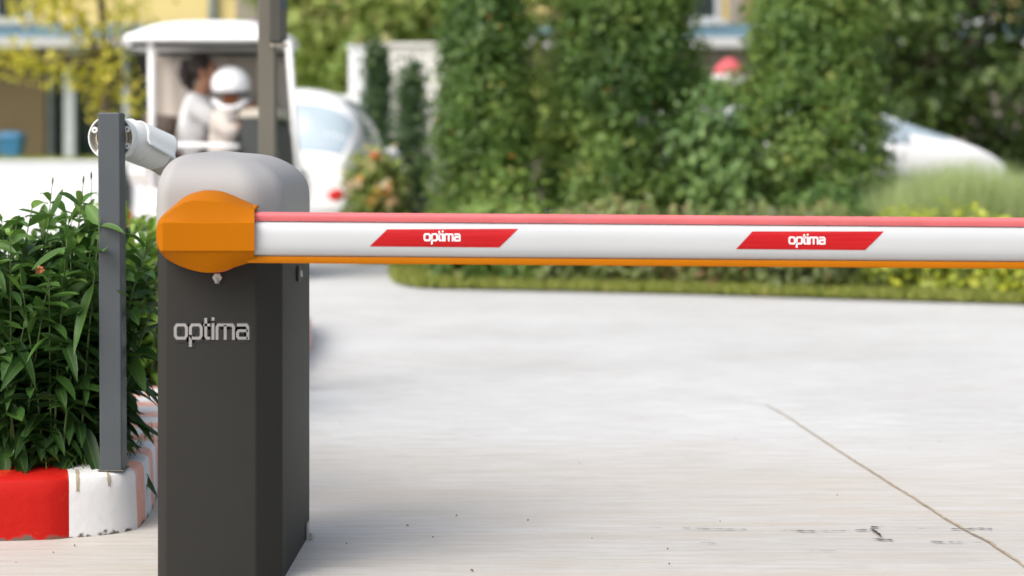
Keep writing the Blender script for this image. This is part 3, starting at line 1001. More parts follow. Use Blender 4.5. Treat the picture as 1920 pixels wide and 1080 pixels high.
# bolt under the hub
bo_ = MB(); bo_.smooth = True
c = P(408, 521, 3.45)
bo_.rings([ring(c.x, 3.4515, c.z + .001, .0105, 6), ring(c.x, 3.444, c.z + .001, .0105, 6), ring(c.x, 3.443, c.z + .001, .009, 6)])
bo_.tube([(c.x, 3.445, c.z - .002), (c.x, 3.442, c.z - .011)], .005, 10)
bo_.build('bolt', M['zinc'], cabo, auto=30)
# key lock on the side
D_ = .499 * F / (960 - 558); lz = CH - (513 - HZ) * D_ / F
lk = MB(); lk.smooth = True
def xring(x, y, z, r, n=28): return [(x, y + r * math.cos(2 * PI * i / n), z + r * math.sin(2 * PI * i / n)) for i in range(n)]
xs = -.4998 + .0002
lk.mat(M['black']); lk.rings([xring(xs - .004, D_, lz, .019), xring(xs + .004, D_, lz, .019), xring(xs + .007, D_, lz, .016)])
lk.mat(M['steel']); lk.rings([xring(xs + .006, D_, lz, .0085, 16), xring(xs + .011, D_, lz, .0085, 16), xring(xs + .0115, D_, lz, .007, 16)])
lk.build('lock', None, cabo, auto=40)
an = MB(); an.box((-.4975, 3.87, .001), (-.482, 3.905, .006)); an.box((-.4975, 3.87, .0062), (-.494, 3.905, .04)); an.tube([(-.488, 3.888, .006), (-.488, 3.888, .014)], .0045, 6)
an.build('anchor', M['zinc'], cabo)

# red film stickers on the boom
for (bl, tl, tr, br, tx0, tx1, ty) in (((693, 462), (726, 430), (972, 429), (936, 464), 795, 863, 452), ((1380, 467), (1411, 434), (1658, 434), (1622, 469), 1479, 1547, 458)):
    sD = BD - hdp
    def xz(p): return ((p[0] - 960) / F * sD, CH - (p[1] - HZ) / F * sD)
    c = [xz(q) for q in (bl, tl, tr, br)]
    mb = MB(); mb.smooth = True; rows = []
    for k in range(13):
        t = k / 12; l = (c[0][0] + (c[1][0] - c[0][0]) * t, c[0][1] + (c[1][1] - c[0][1]) * t); r_ = (c[3][0] + (c[2][0] - c[3][0]) * t, c[3][1] + (c[2][1] - c[3][1]) * t)
        row = []
        for j in range(9):
            x = l[0] + (r_[0] - l[0]) * j / 8; z = l[1] + (r_[1] - l[1]) * j / 8
            row.append((x, BD + boom_y(z - bz(x)) - .0006, z))
        rows.append(row)
    mb.grid(rows)
    stk = mb.build('sticker', M['sticker'], gate)
    wd = MB(); sc = sD / F
    x, z = (tx0 - 960) * sc, CH - (ty - HZ) * sc
    zm = z + 8 * sc
    word(wd, Vector((x, BD + boom_y(zm - bz(x)) - .0006, z)), Vector((1, 0, tilt)), Vector((0, 0, 1)), Vector((0, -1, 0)), 14.5 * sc, 68 * sc, -.001, .0011, wf=.2)
    wd.build('lettering', M['letter_white'], stk)

# ------------------------------------------------------------------ pole with reader box behind the barrier
QD = 6.35
pl = empty('gate_pole', ((502 - 960) / F * QD, QD, .14), 'tall olive grey square pole rising behind the barrier hood', 'pole')
x0, x1 = (486 - 960) / F * QD, (517 - 960) / F * QD
xm = (x0 + x1) / 2; hw = (x1 - x0) / 2
mb = MB(); mb.rings([[(xm + a * hw + lx, QD + b_ * hw, z) for a, b_ in ((-1, -1), (1, -1), (1, 1), (-1, 1))] for z, lx in ((.14, .004), (2.6, -.004))])
mb.build('pole', M['pole'], pl, bevel=.004)
mb = MB(); mb.box((xm - .07, QD - .07, .139), (xm + .07, QD + .07, .148)); mb.build('base_plate', M['pole'], pl, bevel=.002)
mb = MB(); mb.box((xm - .034, QD - .034, 2.595), (xm + .034, QD + .034, 2.612)); mb.build('cap', M['pole'], pl, bevel=.003)
bx0, bx1 = (511 - 960) / F * QD, (541 - 960) / F * QD
zb = CH + (300 - 83) / F * QD
rb = empty('reader_box', (bx0, QD, zb), 'dark box with a small blue screen fixed to the tall pole', 'reader box')
mb = MB(); mb.box((bx0 + .002, QD - .10, zb), (bx1 - .012, QD - hw - .001, zb + .42)); mb.build('case', M['box_dark'], rb, bevel=.006)
mb = MB(); mb.box((bx1 - .012, QD - .096, zb + .012), (bx1, QD - .035, zb + .41)); fo = mb.build('cover', M['box_dark'], rb, bevel=.003)
mb = MB(); mb.box((bx1 - .010, QD - .0985, zb + .13), (bx1 - .002, QD - .0965, zb + .24)); mb.build('screen', M['screen'], rb)
mb = MB(); mb.box((bx0 + .004, QD - .085, zb - .014), (bx1 + .002, QD - .03, zb - .001)); mb.build('bracket', M['cctv_low'], rb, bevel=.002)


# ------------------------------------------------------------------ vehicles
def make_car(name, loc, rz, label, Lc, top, Wc, belt, glass_u, side_glass, tail_z, group=None):
    """u runs from the tail (0) to the nose (Lc); local x = -? : u along +Y before rotation"""
    root = empty(name, loc, label, 'car', group, rz)
    topt = smooth_tab(top)

    def wid(u):
        e = min(u, Lc - u)
        return Wc / 2 * (1 - .16 * max(0, 1 - e / .7) ** 2.2)

    def half(u):
        zt = lerp_tab(topt, u); w = wid(u); zb2 = min(belt, zt - .10)
        pts = [(0, .20), (w * .86, .20), (w * .95, .24), (w * .985, .34), (w, .5), (w * 1.0, .62), (w * .99, zb2 - .02)]
        for k in range(0, 11):
            th = PI / 2 * k / 10
            pts.append((w * .985 * math.cos(th) ** .62 if k < 10 else 0, zb2 + (zt - zb2) * math.sin(th) ** .72))
        return pts

    us = list(np.linspace(0, Lc, 44))
    body = MB(); body.smooth = True
    rs = []
    for u in us:
        h = half(u); rs.append([(x, u - Lc / 2, z) for x, z in h] + [(-x, u - Lc / 2, z) for x, z in reversed(h[1:-1])])
    body.rings(rs)
    bo = body.build('body', M['carwhite'], root, auto=55, world=False)

    def arc(u, th, off=.004):
        zt = lerp_tab(topt, u) + off; w = wid(u) + off; zb2 = min(belt, zt - .10)
        c_ = max(0, math.cos(abs(th)))
        x = w * .985 * c_ ** .62
        return Vector((x if th >= 0 else -x, u - Lc / 2, zb2 + (zt - zb2) * math.sin(abs(th)) ** .72))
    for nm, (ua, ub) in (('rear_window', glass_u[0]), ('windscreen', glass_u[1])):
        mb = MB(); mb.smooth = True
        rows = []
        for u in np.linspace(ua, ub, 8):
            row = []
            for k in range(17):
                f = -1 + 2 * k / 16
                th = PI / 2 - abs(f) * (PI / 2 - .50)
                p = arc(u, th); row.append((p.x if f > 0 else -p.x, p.y, p.z))
            rows.append(row)
        mb.grid(rows); mb.build(nm, M['glass'], root, world=False)
    for sgn in (1, -1):
        for (ua, ub) in side_glass:
            mb = MB(); mb.smooth = True
            rows = [[(sgn * p.x, p.y, p.z) for p in (arc(u, th, .003) for u in np.linspace(ua, ub, 7))] for th in np.linspace(.16, .86, 6)]
            mb.grid(rows); mb.build('side_window', M['glass'], root, world=False)
        for wu in (.75, Lc - .82):
            wb = MB(); wb.smooth = True; wb.mat(M['tyre'])
            xo = sgn * (Wc / 2 - .17)
            def wr(x, r): return [(x, wu - Lc / 2 + r * math.cos(2 * PI * i / 28), .31 + r * math.sin(2 * PI * i / 28)) for i in range(28)]
            wb.rings([wr(xo, .30), wr(xo + sgn * .02, .31), wr(xo + sgn * .165, .31), wr(xo + sgn * .185, .29), wr(xo + sgn * .186, .20)])
            wo = wb.build('wheel', None, root, auto=50, world=False)
            rb_ = MB(); rb_.smooth = True
            rb_.rings([wr(xo + sgn * .18, .205), wr(xo + sgn * .19, .195), wr(xo + sgn * .186, .05), wr(xo + sgn * .195, .04)])
            rb_.build('rim', M['steel'], wo, auto=50, world=False)
        tl = MB(); tl.smooth = True
        w0 = wid(.03)
        tl.ell((sgn * (w0 - .09), -Lc / 2 + .05, tail_z), (.105, .07, .085)); tl.build('tail_light', M['tail'], root, world=False)
        hl = MB(); hl.smooth = True
        hl.ell((sgn * (wid(Lc - .08) - .14), Lc / 2 - .10, .66), (.14, .11, .07)); hl.build('headlight', M['headlamp'], root, world=False)
        mr = MB(); mr.smooth = True
        mr.ell((sgn * (Wc / 2 + .07), Lc / 2 - 1.35, belt + .04), (.09, .05, .065)); mr.build('mirror', M['carwhite'], root, world=False)
    bp = MB(); bp.smooth = True
    bp.rings([[(x, y, z) for x, y in round_poly([(-wid(0) * 1.0, -Lc / 2 - .06), (wid(0) * 1.0, -Lc / 2 - .06), (wid(.35) * 1.0, -Lc / 2 + .32), (-wid(.35) * 1.0, -Lc / 2 + .32)], .09, 4)] for z in (.26, .28, .46, .49)])
    bp.build('bumper', M['carwhite'], root, auto=50, world=False)
    return root


cl = 4.1
make_car('parked_car', (-2.27, 14.62 + cl / 2, 0), 0, 'white hatchback seen from behind, between the golf cart and the white wall', cl,
         [(0, .93), (.06, .985), (.22, 1.18), (.42, 1.46), (.62, 1.58), (1.2, 1.63), (2.2, 1.60), (2.7, 1.38), (3.15, 1.02), (3.6, .93), (4.0, .80), (4.1, .62)], 1.76, .95,
         ((.07, .42), (2.32, 3.02)), ((.65, 1.45), (1.52, 2.4)), .60, 'parked white cars')
# second car, side on with its nose to the right
cl2 = 4.3
make_car('parked_car', (5.23 - cl2 / 2, 17.4, 0), -PI / 2, 'white sloping nosed car parked beyond the pale grass at the right', cl2,
         [(0, .90), (.1, 1.15), (.5, 1.42), (1.6, 1.52), (2.6, 1.50), (3.0, 1.43), (3.35, 1.29), (3.7, 1.17), (4.0, 1.04), (4.2, .92), (4.3, .70)], 1.74, .98,
         ((.12, .42), (3.1, 3.62)), ((.55, 1.5), (1.6, 2.5), (2.6, 3.2)), .72, 'parked white cars')


# ------------------------------------------------------------------ golf cart, side on, nose to the right
KD = 12.8; sK = F / KD
def KX(px): return (px - 960) / sK
def KZ(py): return CH - (py - HZ) / sK
ka = KX(240); kz = KX(556)
cart = empty('golf_cart', ((ka + kz) / 2, KD, 0), 'white roofed golf cart with two riders, standing behind the barrier', 'golf cart')
hwid = .58
# roof: a thin moulded shell with a thick rounded rim
rf = MB(); rf.smooth = True
rtab = [(ka, .02), (ka + .05, .075), (ka + .13, .08), (ka + .27, .145), (ka + .45, .178), (ka + .8, .185), (kz - .28, .17), (kz - .13, .085), (kz - .05, .075), (kz, .015)]
zr = KZ(84)
rs = []
for x, h in spline([Vector(p) for p in rtab], 4):
    e = min(1, .35 + min(x - ka, kz - x) / .18)
    yw = hwid * min(1, e)
    rs.append([(x, KD + yw * math.cos(a), zr + max(0, h) * (max(0, math.sin(a)) ** .6) if math.sin(a) > 0 else zr - .03 * (1 - abs(math.cos(a)) ** 6) * min(1, h / .05)) for a in np.linspace(0, 2 * PI, 28, endpoint=False)])
rf.rings(rs)
rf.build('roof', M['cartwhite'], cart, auto=60)
for y in (-.5, .555):
    for (xt, xb, zb_, r_) in ((KX(283), KX(287), .62, .026), (KX(541), KX(560), .80, .024)):
        mb = MB(); mb.smooth = True; q = 1 + y / KD; mb.tube([(xt * q, KD + y, zr - .01), ((xt + xb) / 2 * q, KD + y, (zr + zb_) / 2), (xb * q, KD + y, zb_)], r_, 12); mb.build('roof_post', M['cartwhite'], cart)
# under-roof frame and far side canvas
for q in (-.48, .44):
    mb = MB(); mb.box((KX(272), KD + q, zr - .055), (KX(540), KD + q + .04, zr - .02)); mb.build('roof_rail', M['dark'], cart, bevel=.006)
cv = MB(); cv.smooth = True
rows = []
for x in np.linspace(KX(284) * 1.04, KX(546) * 1.04, 60):
    rows.append([(x, KD + .53 + .012 * math.sin(x * 17) + .006 * math.sin(x * 41 + z), z) for z in np.linspace(.70, zr - .02, 12)])
cv.grid(rows); cvo = cv.build('side_curtain', M['canvas'], cart)
cvo.modifiers.new('solid', 'SOLIDIFY').thickness = .004
# body tub: side profile extruded across the width
def extr(mb, prof_, y0, y1, bev=.04):
    rp = round_poly(prof_, bev, 5)
    ym = (y1 - y0)
    mb.rings([[(p.x, y, p.y) for p in rp] for y in (y0, y1)])
tub = MB()
extr(tub, [(KX(246), .30), (KX(556), .30), (KX(566), .72), (KX(556), .86), (KX(536), .82), (KX(528), .40), (KX(452), .36), (KX(448), .66), (KX(300), .70), (KX(244), .82)], KD - .56, KD + .56)
tub.build('body', M['cartwhite'], cart, bevel=.03)
st = MB(); extr(st, [(KX(318), .70), (KX(452), .68), (KX(454), .80), (KX(318), .82)], KD - .50, KD + .50, .03); st.build('seat', M['seat'], cart, bevel=.02)
st = MB(); extr(st, [(KX(302), .80), (KX(322), .83), (KX(312), 1.28), (KX(296), 1.28)], KD - .50, KD + .50, .02); st.build('backrest', M['seat'], cart, bevel=.02)
ds = MB(); extr(ds, [(KX(505), .60), (KX(548), .80), (KX(536), 1.08), (KX(520), 1.24), (KX(470), 1.24), (KX(472), .98)], KD - .52, KD + .52, .02); ds.build('dashboard', M['dark'], cart, bevel=.015)
ds = MB(); extr(ds, [(KX(466), 1.245), (KX(536), 1.245), (KX(528), 1.33), (KX(474), 1.31)], KD - .50, KD + .50, .02); ds.build('dash_top', M['beige'], cart, bevel=.01)
rl = MB(); rl.smooth = True
rl.tube([(KX(330), KD - .54, .72), (KX(332), KD - .54, 1.0), (KX(345), KD - .54, 1.035), (KX(440), KD - .54, 1.03), (KX(470), KD - .54, 1.02)], .02, 10); rl.build('hip_rail', M['cartwhite'], cart)
sw = MB(); sw.smooth = True
cs = Vector((KX(462), KD + .25, 1.32)); tl_ = Vector((-.55, 0, .83)).normalized(); ua = Vector((0, 1, 0)); ub = tl_.cross(ua)
sw.tube([cs + (ua * math.cos(a) + ub * math.sin(a)) * .17 for a in np.linspace(0, 2 * PI, 29)], .013, 8, False)
sw.tube([cs - ua * .17, cs, cs + ua * .17], .01, 6); sw.tube([cs, cs - tl_ * .25], .018, 8)
sw.build('steering_wheel', M['dark'], cart)
wsn = MB(); wsn.smooth = True
for (wx) in (KX(300), KX(506)):
    for y in (-1, 1):
        wb = MB(); wb.smooth = True
        def wr2(yy, r): return [(wx + r * math.cos(2 * PI * i / 26), yy, .225 + r * math.sin(2 * PI * i / 26)) for i in range(26)]
        yo = KD + y * .44
        wb.rings([wr2(yo, .21), wr2(yo + y * .015, .225), wr2(yo + y * .16, .225), wr2(yo + y * .175, .20), wr2(yo + y * .172, .13)])
        wo = wb.build('wheel', M['tyre'], cart, auto=50)
        rb_ = MB(); rb_.smooth = True; rb_.rings([wr2(yo + y * .17, .135), wr2(yo + y * .18, .12), wr2(yo + y * .172, .04), wr2(yo + y * .18, .03)]); rb_.build('rim', M['steel'], wo, auto=50)
# rear tail: dark upright bumper with an orange lamp below
rb_ = MB(); rb_.smooth = True; rb_.tube([(KX(262), KD - .575, .88), (KX(268), KD - .585, .72), (KX(272), KD - .575, .56)], [.03, .045, .025], 10); rb_.build('rear_grille', M['dark'], cart)
rb_ = MB(); rb_.smooth = True; rb_.ell((KX(272), KD - .57, .48), (.035, .03, .075)); rb_.build('tail_light', M['orange'], cart)


# ------------------------------------------------------------------ riders (skinned figures)
def skin_fig(name, pts, edges, mat, parent, root_key, sub=2):
    keys = list(pts); ix = {k: i for i, k in enumerate(keys)}
    me = bpy.data.meshes.new(name)
    me.from_pydata([tuple(pts[k][0]) for k in keys], [(ix[a], ix[b]) for a, b in edges], [])
    tmp = bpy.data.objects.new(name, me); COL.objects.link(tmp)
    bm = bmesh.new(); bm.from_mesh(me); bm.verts.layers.skin.verify(); bm.to_mesh(me); bm.free()
    for i, k in enumerate(keys):
        sv = me.skin_vertices[0].data[i]; r = pts[k][1]
        sv.radius = (r, r) if not hasattr(r, '__len__') else r
        sv.use_root = (k == root_key)
    m1 = tmp.modifiers.new('skin', 'SKIN'); m1.use_smooth_shade = True
    m2 = tmp.modifiers.new('sub', 'SUBSURF'); m2.levels = sub; m2.render_levels = sub
    dg = bpy.context.evaluated_depsgraph_get()
    out = bpy.data.meshes.new_from_object(tmp.evaluated_get(dg))
    out.name = name
    out.materials.clear(); out.materials.append(mat)
    out.polygons.foreach_set('use_smooth', [True] * len(out.polygons))
    bpy.data.objects.remove(tmp); bpy.data.meshes.remove(me)
    return link_mesh(name, out, parent)


def hand_pts(pts, edges, key, wrist, d, side, sc=1.0, curl=.5):
    """palm with four unequal bent fingers and a thumb from the side of the palm"""
    d = Vector(d).normalized(); side = Vector(side); side = (side - d * side.dot(d)).normalized(); nrm = d.cross(side)
    pts[key + '_p'] = (wrist + d * .035 * sc, .024 * sc); pts[key + '_k'] = (wrist + d * .075 * sc, .022 * sc)
    edges += [(key, key + '_p'), (key + '_p', key + '_k')]
    for i, (off, ln) in enumerate(((-.030, .070), (-.010, .080), (.011, .074), (.031, .058))):
        b = wrist + d * (.085 * sc) + side * off * sc
        m = b + (d * math.cos(curl) + nrm * math.sin(curl)) * ln * .5 * sc
        e = m + (d * math.cos(curl * 2) + nrm * math.sin(curl * 2)) * ln * .5 * sc
        for s_, (p, r) in zip('abc', ((b, .0095), (m, .0088), (e, .007))):
            pts[f'{key}_{i}{s_}'] = (p, r * sc)
        edges += [(key + '_k', f'{key}_{i}a'), (f'{key}_{i}a', f'{key}_{i}b'), (f'{key}_{i}b', f'{key}_{i}c')]
    tb = wrist + d * .04 * sc - side * .036 * sc; te = tb + (d * .8 - side * .35 + nrm * .4).normalized() * .05 * sc
    pts[key + '_t1'] = (tb, .0105 * sc); pts[key + '_t2'] = (te, .0085 * sc)
    edges += [(key + '_p', key + '_t1'), (key + '_t1', key + '_t2')]


def rider(label, hip, head, face, fw, y_arm, hands, skin_m, knee_h, feet):
    """seated figure: hip and head centres, fw = the way the body faces, face = the way the face looks"""
    root = empty('person', (hip.x, hip.y, hip.z), label, 'person')
    fw = Vector(fw).normalized(); lf = Vector((0, 0, 1)).cross(fw)
    face = Vector(face).normalized(); fl_ = Vector((0, 0, 1)).cross(face)
    neck = head - Vector((0, 0, .135)) - face * .03
    chest = hip.lerp(neck, .68); waist = hip.lerp(neck, .3)
    pts = {}; E = []
    pts['hip'] = (hip, (.15, .11)); pts['waist'] = (waist, (.125, .095)); pts['chest'] = (chest, (.15, .105)); pts['base'] = (hip.lerp(neck, .92), (.075, .07)); pts['neck'] = (neck, .05)
    pts['jaw'] = (head - Vector((0, 0, .055)) + face * .018, (.062, .072)); pts['head'] = (head + Vector((0, 0, .015)), (.078, .095)); pts['crown'] = (head + Vector((0, 0, .08)) - face * .012, (.062, .075))
    pts['nose'] = (head + face * .104 - Vector((0, 0, .018)), .012); pts['nose0'] = (head + face * .075 - Vector((0, 0, .01)), .02)
    E += [('hip', 'waist'), ('waist', 'chest'), ('chest', 'base'), ('base', 'neck'), ('neck', 'jaw'), ('jaw', 'head'), ('head', 'crown'), ('head', 'nose0'), ('nose0', 'nose')]
    sl_pts, sl_E = {}, []
    for s_, nm in ((1, 'l'), (-1, 'r')):
        sh_ = hip.lerp(neck, .83) + lf * s_ * .165
        hnd = hands[nm]
        mid = sh_.lerp(hnd, .5); el = mid + Vector((0, 0, -.115)) - fw * .03 + lf * s_ * .04
        pts[nm + 's'] = (sh_, .058); pts[nm + 'e'] = (el, .042); pts[nm + 'w'] = (hnd, .027)
        E += [('chest', nm + 's'), (nm + 's', nm + 'e'), (nm + 'e', nm + 'w')]
        hand_pts(pts, E, nm + 'w', hnd, (hnd - el), Vector((0, 0, 1)).cross(hnd - el) * s_, .95, .55)
        kn = hip + fw * .42 + lf * s_ * .11 + Vector((0, 0, knee_h)); ft = Vector((kn.x, kn.y, 0)) + fw * .05 + Vector((0, 0, feet + .08))
        pts[nm + 'h'] = (hip + lf * s_ * .095 + fw * .02, .09); pts[nm + 'k'] = (kn, .06); pts[nm + 'c'] = (kn.lerp(ft, .35) - fw * .01, .055); pts[nm + 'a'] = (ft, .036); pts[nm + 'f'] = (ft + fw * .14 - Vector((0, 0, .045)), .034)
        E += [('hip', nm + 'h'), (nm + 'h', nm + 'k'), (nm + 'k', nm + 'c'), (nm + 'c', nm + 'a'), (nm + 'a', nm + 'f')]
    body = skin_fig('body', pts, E, skin_m, root, 'hip')
    return root, pts, dict(fw=fw, lf=lf, face=face, fl=fl_, neck=neck, head=head, hip=hip)


def garment(pts, keys, edges, grow, name, mat, root, rk):
    q = {}
    for k in keys:
        p, r = pts[k]
        q[k] = (p, tuple(x + grow for x in r) if hasattr(r, '__len__') else r + grow)
    return skin_fig(name, q, edges, mat, root, rk)


def cut_sleeve(pts, nm, t):
    a, b = pts[nm + 'e'], pts[nm + 'w']
    return (Vector(a[0]).lerp(b[0], t), a[1] + (b[1] - a[1]) * t)


def dress(root, pts, shirt, sleeve):
    q = dict(pts); E = [('hip', 'waist'), ('waist', 'chest'), ('chest', 'base')]
    ks = ['hip', 'waist', 'chest', 'base']
    for nm in 'lr':
        q[nm + 'v'] = cut_sleeve(pts, nm, sleeve)
        ks += [nm + 's', nm + 'e', nm + 'v']; E += [('chest', nm + 's'), (nm + 's', nm + 'e'), (nm + 'e', nm + 'v')]
    garment(q, ks, E, .032, 'shirt', shirt, root, 'hip')
    ks = ['hip']; E = []
    for nm in 'lr':
        ks += [nm + 'h', nm + 'k', nm + 'c', nm + 'a']; E += [('hip', nm + 'h'), (nm + 'h', nm + 'k'), (nm + 'k', nm + 'c'), (nm + 'c', nm + 'a')]
    q = {k: pts[k] for k in ks}
    garment(q, ks, E, .014, 'trousers', M['trouser'], root, 'hip')
    for nm in 'lr':
        a = pts[nm + 'a'][0]; f = pts[nm + 'f'][0]
        mb = MB(); mb.smooth = True; d = (f - a); d.z = 0; d.normalize()
        g = Vector((a.x, a.y, f.z - .03))
        mb.tube([g - d * .06 + Vector((0, 0, .035)), g - d * .05 + Vector((0, 0, .04)), g + d * .06 + Vector((0, 0, .045)), g + d * .16 + Vector((0, 0, .028)), g + d * .2 + Vector((0, 0, .022))], [.02, .045, .046, .042, .015], 10)
        mb.build('shoe', M['dark'], root)


head1 = Vector((KX(384), KD + .05, KZ(134))); hip1 = Vector((KX(350), KD + .05, .83)); hs1 = 1.16; head1 = hip1 + (head1 - hip1) / hs1
r1, p1, g1 = rider('driver in white top with dark hair tied back, looking right', hip1, head1, (1, -.12, -.05), (1, 0, 0), 0,
                   {'l': Vector((KX(452), KD + .34, 1.27)), 'r': Vector((KX(450), KD + .08, 1.27))}, M['skin'], -.02, .37)
dress(r1, p1, M['shirt'], .8)
cb = MB(); cb.smooth = True
nb = g1['neck'] - Vector((0, 0, .045))
cb.tube([nb + Vector((math.cos(a) * .072, math.sin(a) * .075, -.02 * math.cos(a))) for a in np.linspace(0, 2 * PI, 22)], .012, 8, False)
cb.build('collar', M['collar'], r1)
hr = MB(); hr.smooth = True
fdir = g1['face']; lfv = g1['fl']
rm = Matrix((fdir, lfv, Vector((0, 0, 1)))).transposed()
hr.ell(head1 - fdir * .042 + Vector((0, 0, .035)), (.090, .088, .100), 20, 12, rm)
hr.build('hair', M['hair'], r1)
hr = MB(); hr.smooth = True
b0 = head1 - fdir * .108 + Vector((0, 0, .03))
hr.tube([b0 + Vector((.03, 0, .02)), b0 + Vector((-.02, 0, .015)), b0 + Vector((-.035, 0, -.05)), b0 + Vector((-.022, 0, -.11)), b0 + Vector((.005, 0, -.165))], [.04, .055, .058, .046, .012], 12)
hr.build('ponytail', M['hair'], r1)
for s_ in (1, -1):
    e = MB(); e.smooth = True; e.ell(head1 + lfv * s_ * .078 - fdir * .005 - Vector((0, 0, .012)), (.022, .012, .032), 10, 7, rm); e.build('ear', M['skin'], r1)
    e = MB(); e.smooth = True; e.ell(head1 + fdir * .082 + lfv * s_ * .032 + Vector((0, 0, .012)), (.010, .014, .008), 8, 6, rm); e.build('eye', M['hair'], r1)
e = MB(); e.smooth = True; e.ell(head1 + fdir * .082 - Vector((0, 0, .062)), (.010, .024, .007), 8, 6, rm); e.build('mouth', M['red'], r1)
r1.scale = (hs1, hs1, hs1)

head2 = Vector((KX(446), KD - .33, KZ(172))); hip2 = Vector((KX(428), KD - .30, .84))
r2, p2, g2 = rider('passenger in white helmet and pale top, face turned towards the barrier', hip2, head2, (.10, -1, -.08), (1, -.15, 0), 0,
                   {'l': Vector((KX(474), KD - .14, 1.18)), 'r': Vector((KX(476), KD - .46, 1.20))}, M['skin2'], -.02, .37)
dress(r2, p2, M['blouse'], .75)
f2 = g2['face']; l2 = g2['fl']
hm = MB(); hm.smooth = True
# helmet shell: open in front below the brow
rows = []
for th in np.linspace(-.62, PI / 2 - .001, 20):
    row = []
    for k in range(49):
        a = 2 * PI * k / 48
        fr = math.cos(a)                                    # 1 at the face
        t2 = th
        lowlim = -.42 if fr > .35 else -.62
        t2 = max(th, lowlim + 0) if fr > .35 else th
        row.append(head2 + Vector((0, 0, .045)) + f2 * (.150 * math.cos(t2) * math.cos(a)) + l2 * (.150 * math.cos(t2) * math.sin(a)) + Vector((0, 0, .142 * math.sin(t2))))
    rows.append(row)
hm.grid(rows)
ho = hm.build('helmet', M['helmet'], r2); ho.modifiers.new('solid', 'SOLIDIFY').thickness = .012
pk = MB(); pk.smooth = True
pk.tube([head2 + f2 * (.150 * math.cos(a)) + l2 * (.150 * math.sin(a)) + Vector((0, 0, -.022)) for a in np.linspace(-1.25, 1.25, 17)], .012, 8)
pk.build('visor_rim', M['black'], ho)
pk = MB(); pk.smooth = True
pk.tube([head2 + f2 * (.138 * math.cos(a)) + l2 * (.132 * math.sin(a)) + Vector((0, 0, -.135 + .06 * abs(math.sin(a)) ** 2)) for a in np.linspace(-1.35, 1.35, 17)], .020, 8)
pk.build('chin_guard', M['helmet'], ho)
rm2 = Matrix((f2, l2, Vector((0, 0, 1)))).transposed()
for s_ in (1, -1):
    e = MB(); e.smooth = True; e.ell(head2 + f2 * .080 + l2 * s_ * .032 + Vector((0, 0, .012)), (.010, .014, .007), 8, 6, rm2); e.build('eye', M['hair'], r2)
e = MB(); e.smooth = True; e.ell(head2 + f2 * .083 - Vector((0, 0, .058)), (.008, .024, .007), 8, 6, rm2); e.build('mouth', M['orange_red'], r2)

# ------------------------------------------------------------------ white retaining wall, raised ground, boundary wall
WD = 20.0; sW = F / WD
wx1 = (652 - 960) / sW
wt = CH - 5 / sW
mb = MB(); mb.box((-22, WD, -.02), (wx1, WD + .3, wt)); mb.box((-22, WD - .04, wt + .001), (wx1 + .02, WD + .34, wt + .03))
tag(mb.build('retaining_wall', M['wallwhite'], bevel=.01), 'long low white wall behind the shrubs, holding up the raised lawn', 'wall')
mb = MB(); mb.box((-60, WD + .302, -.5), (wx1, 140, wt - .02)); tag(mb.build('raised_terrace', M['lawn']), kind='structure')
k = 9000
pp = np.stack([RNG.uniform(-9, wx1 - .05, k), WD + .35 + RNG.uniform(0, 3.0, k) ** 1.2, np.full(k, wt - .03)], 1)
tag(link_mesh('lawn_grass', blades('lawn_grass', pp, RNG.uniform(.04, .14, k), .02, .07, M['blade'], RNG.uniform(0, .9, k))), 'short green grass on the raised lawn above the white wall', 'grass', kind='stuff')
bw = empty('boundary_wall', ((725 - 960) / sW, WD, 0), 'tall white wall with an end pillar, behind two slim conifers', 'wall')
mb = MB(); mb.box(((656 - 960) / sW, WD - .16, 0), ((688 - 960) / sW, WD + .30, CH + 208 / sW)); mb.box(((653 - 960) / sW, WD - .19, CH + 208 / sW + .001), ((691 - 960) / sW, WD + .33, CH + 214 / sW)); mb.build('pillar', M['wallwhite'], bw, bevel=.01)
mb = MB(); mb.box(((688 - 960) / sW + .003, WD, 0), ((900 - 960) / sW, WD + .22, CH + 212 / sW)); mb.box(((688 - 960) / sW + .003, WD - .04, CH + 212 / sW + .001), ((900 - 960) / sW, WD + .26, CH + 220 / sW)); mb.build('wall_panel', M['panelwhite'], bw, bevel=.01)
mb = MB(); mb.box(((592 - 960) / sW, WD + .08, wt + .03), ((656 - 960) / sW - .002, WD + .14, wt + .05)); 
for zz in (.55, .80):
    mb.box(((592 - 960) / sW, WD + .09, wt + zz), ((656 - 960) / sW - .002, WD + .13, wt + zz + .05))
for q in np.linspace((594 - 960) / sW, (652 - 960) / sW, 4): mb.box((q - .02, WD + .095, wt + .052), (q + .02, WD + .125, wt + .548))
mb.build('railing', M['wallwhite'], bw)


# ------------------------------------------------------------------ long building behind everything
BDp = 40.0; sP = F / BDp
def BX(px): return (px - 960) / sP
def BZ(py): return CH - (py - HZ) / sP
bld = empty('building', (-6, BDp, 0), 'long yellow building with a blue band above its brown ground floor', 'building')
mb = MB(); mb.box((-24, BDp, 0), (BX(84), BDp + 8, BZ(96))); mb.build('ground_floor_panel', M['brown'], bld)
mb = MB(); mb.box((BX(84) + .01, BDp + .6, 0), (BX(290), BDp + 8, BZ(96))); mb.build('glazed_front', M['glassdark'], bld)
for a, b_ in ((84, 90), (114, 134), (226, 236), (280, 300)):
    mb = MB(); mb.box((BX(a), BDp + .25, 0), (BX(b_), BDp + .55, BZ(98))); mb.build('window_frame', M['frame'] if a != 280 else M['taupe'], bld)
mb = MB(); mb.box((BX(300) + .01, BDp + .1, 0), (24, BDp + 8, BZ(96))); mb.build('ground_floor_wall', M['taupe'], bld)
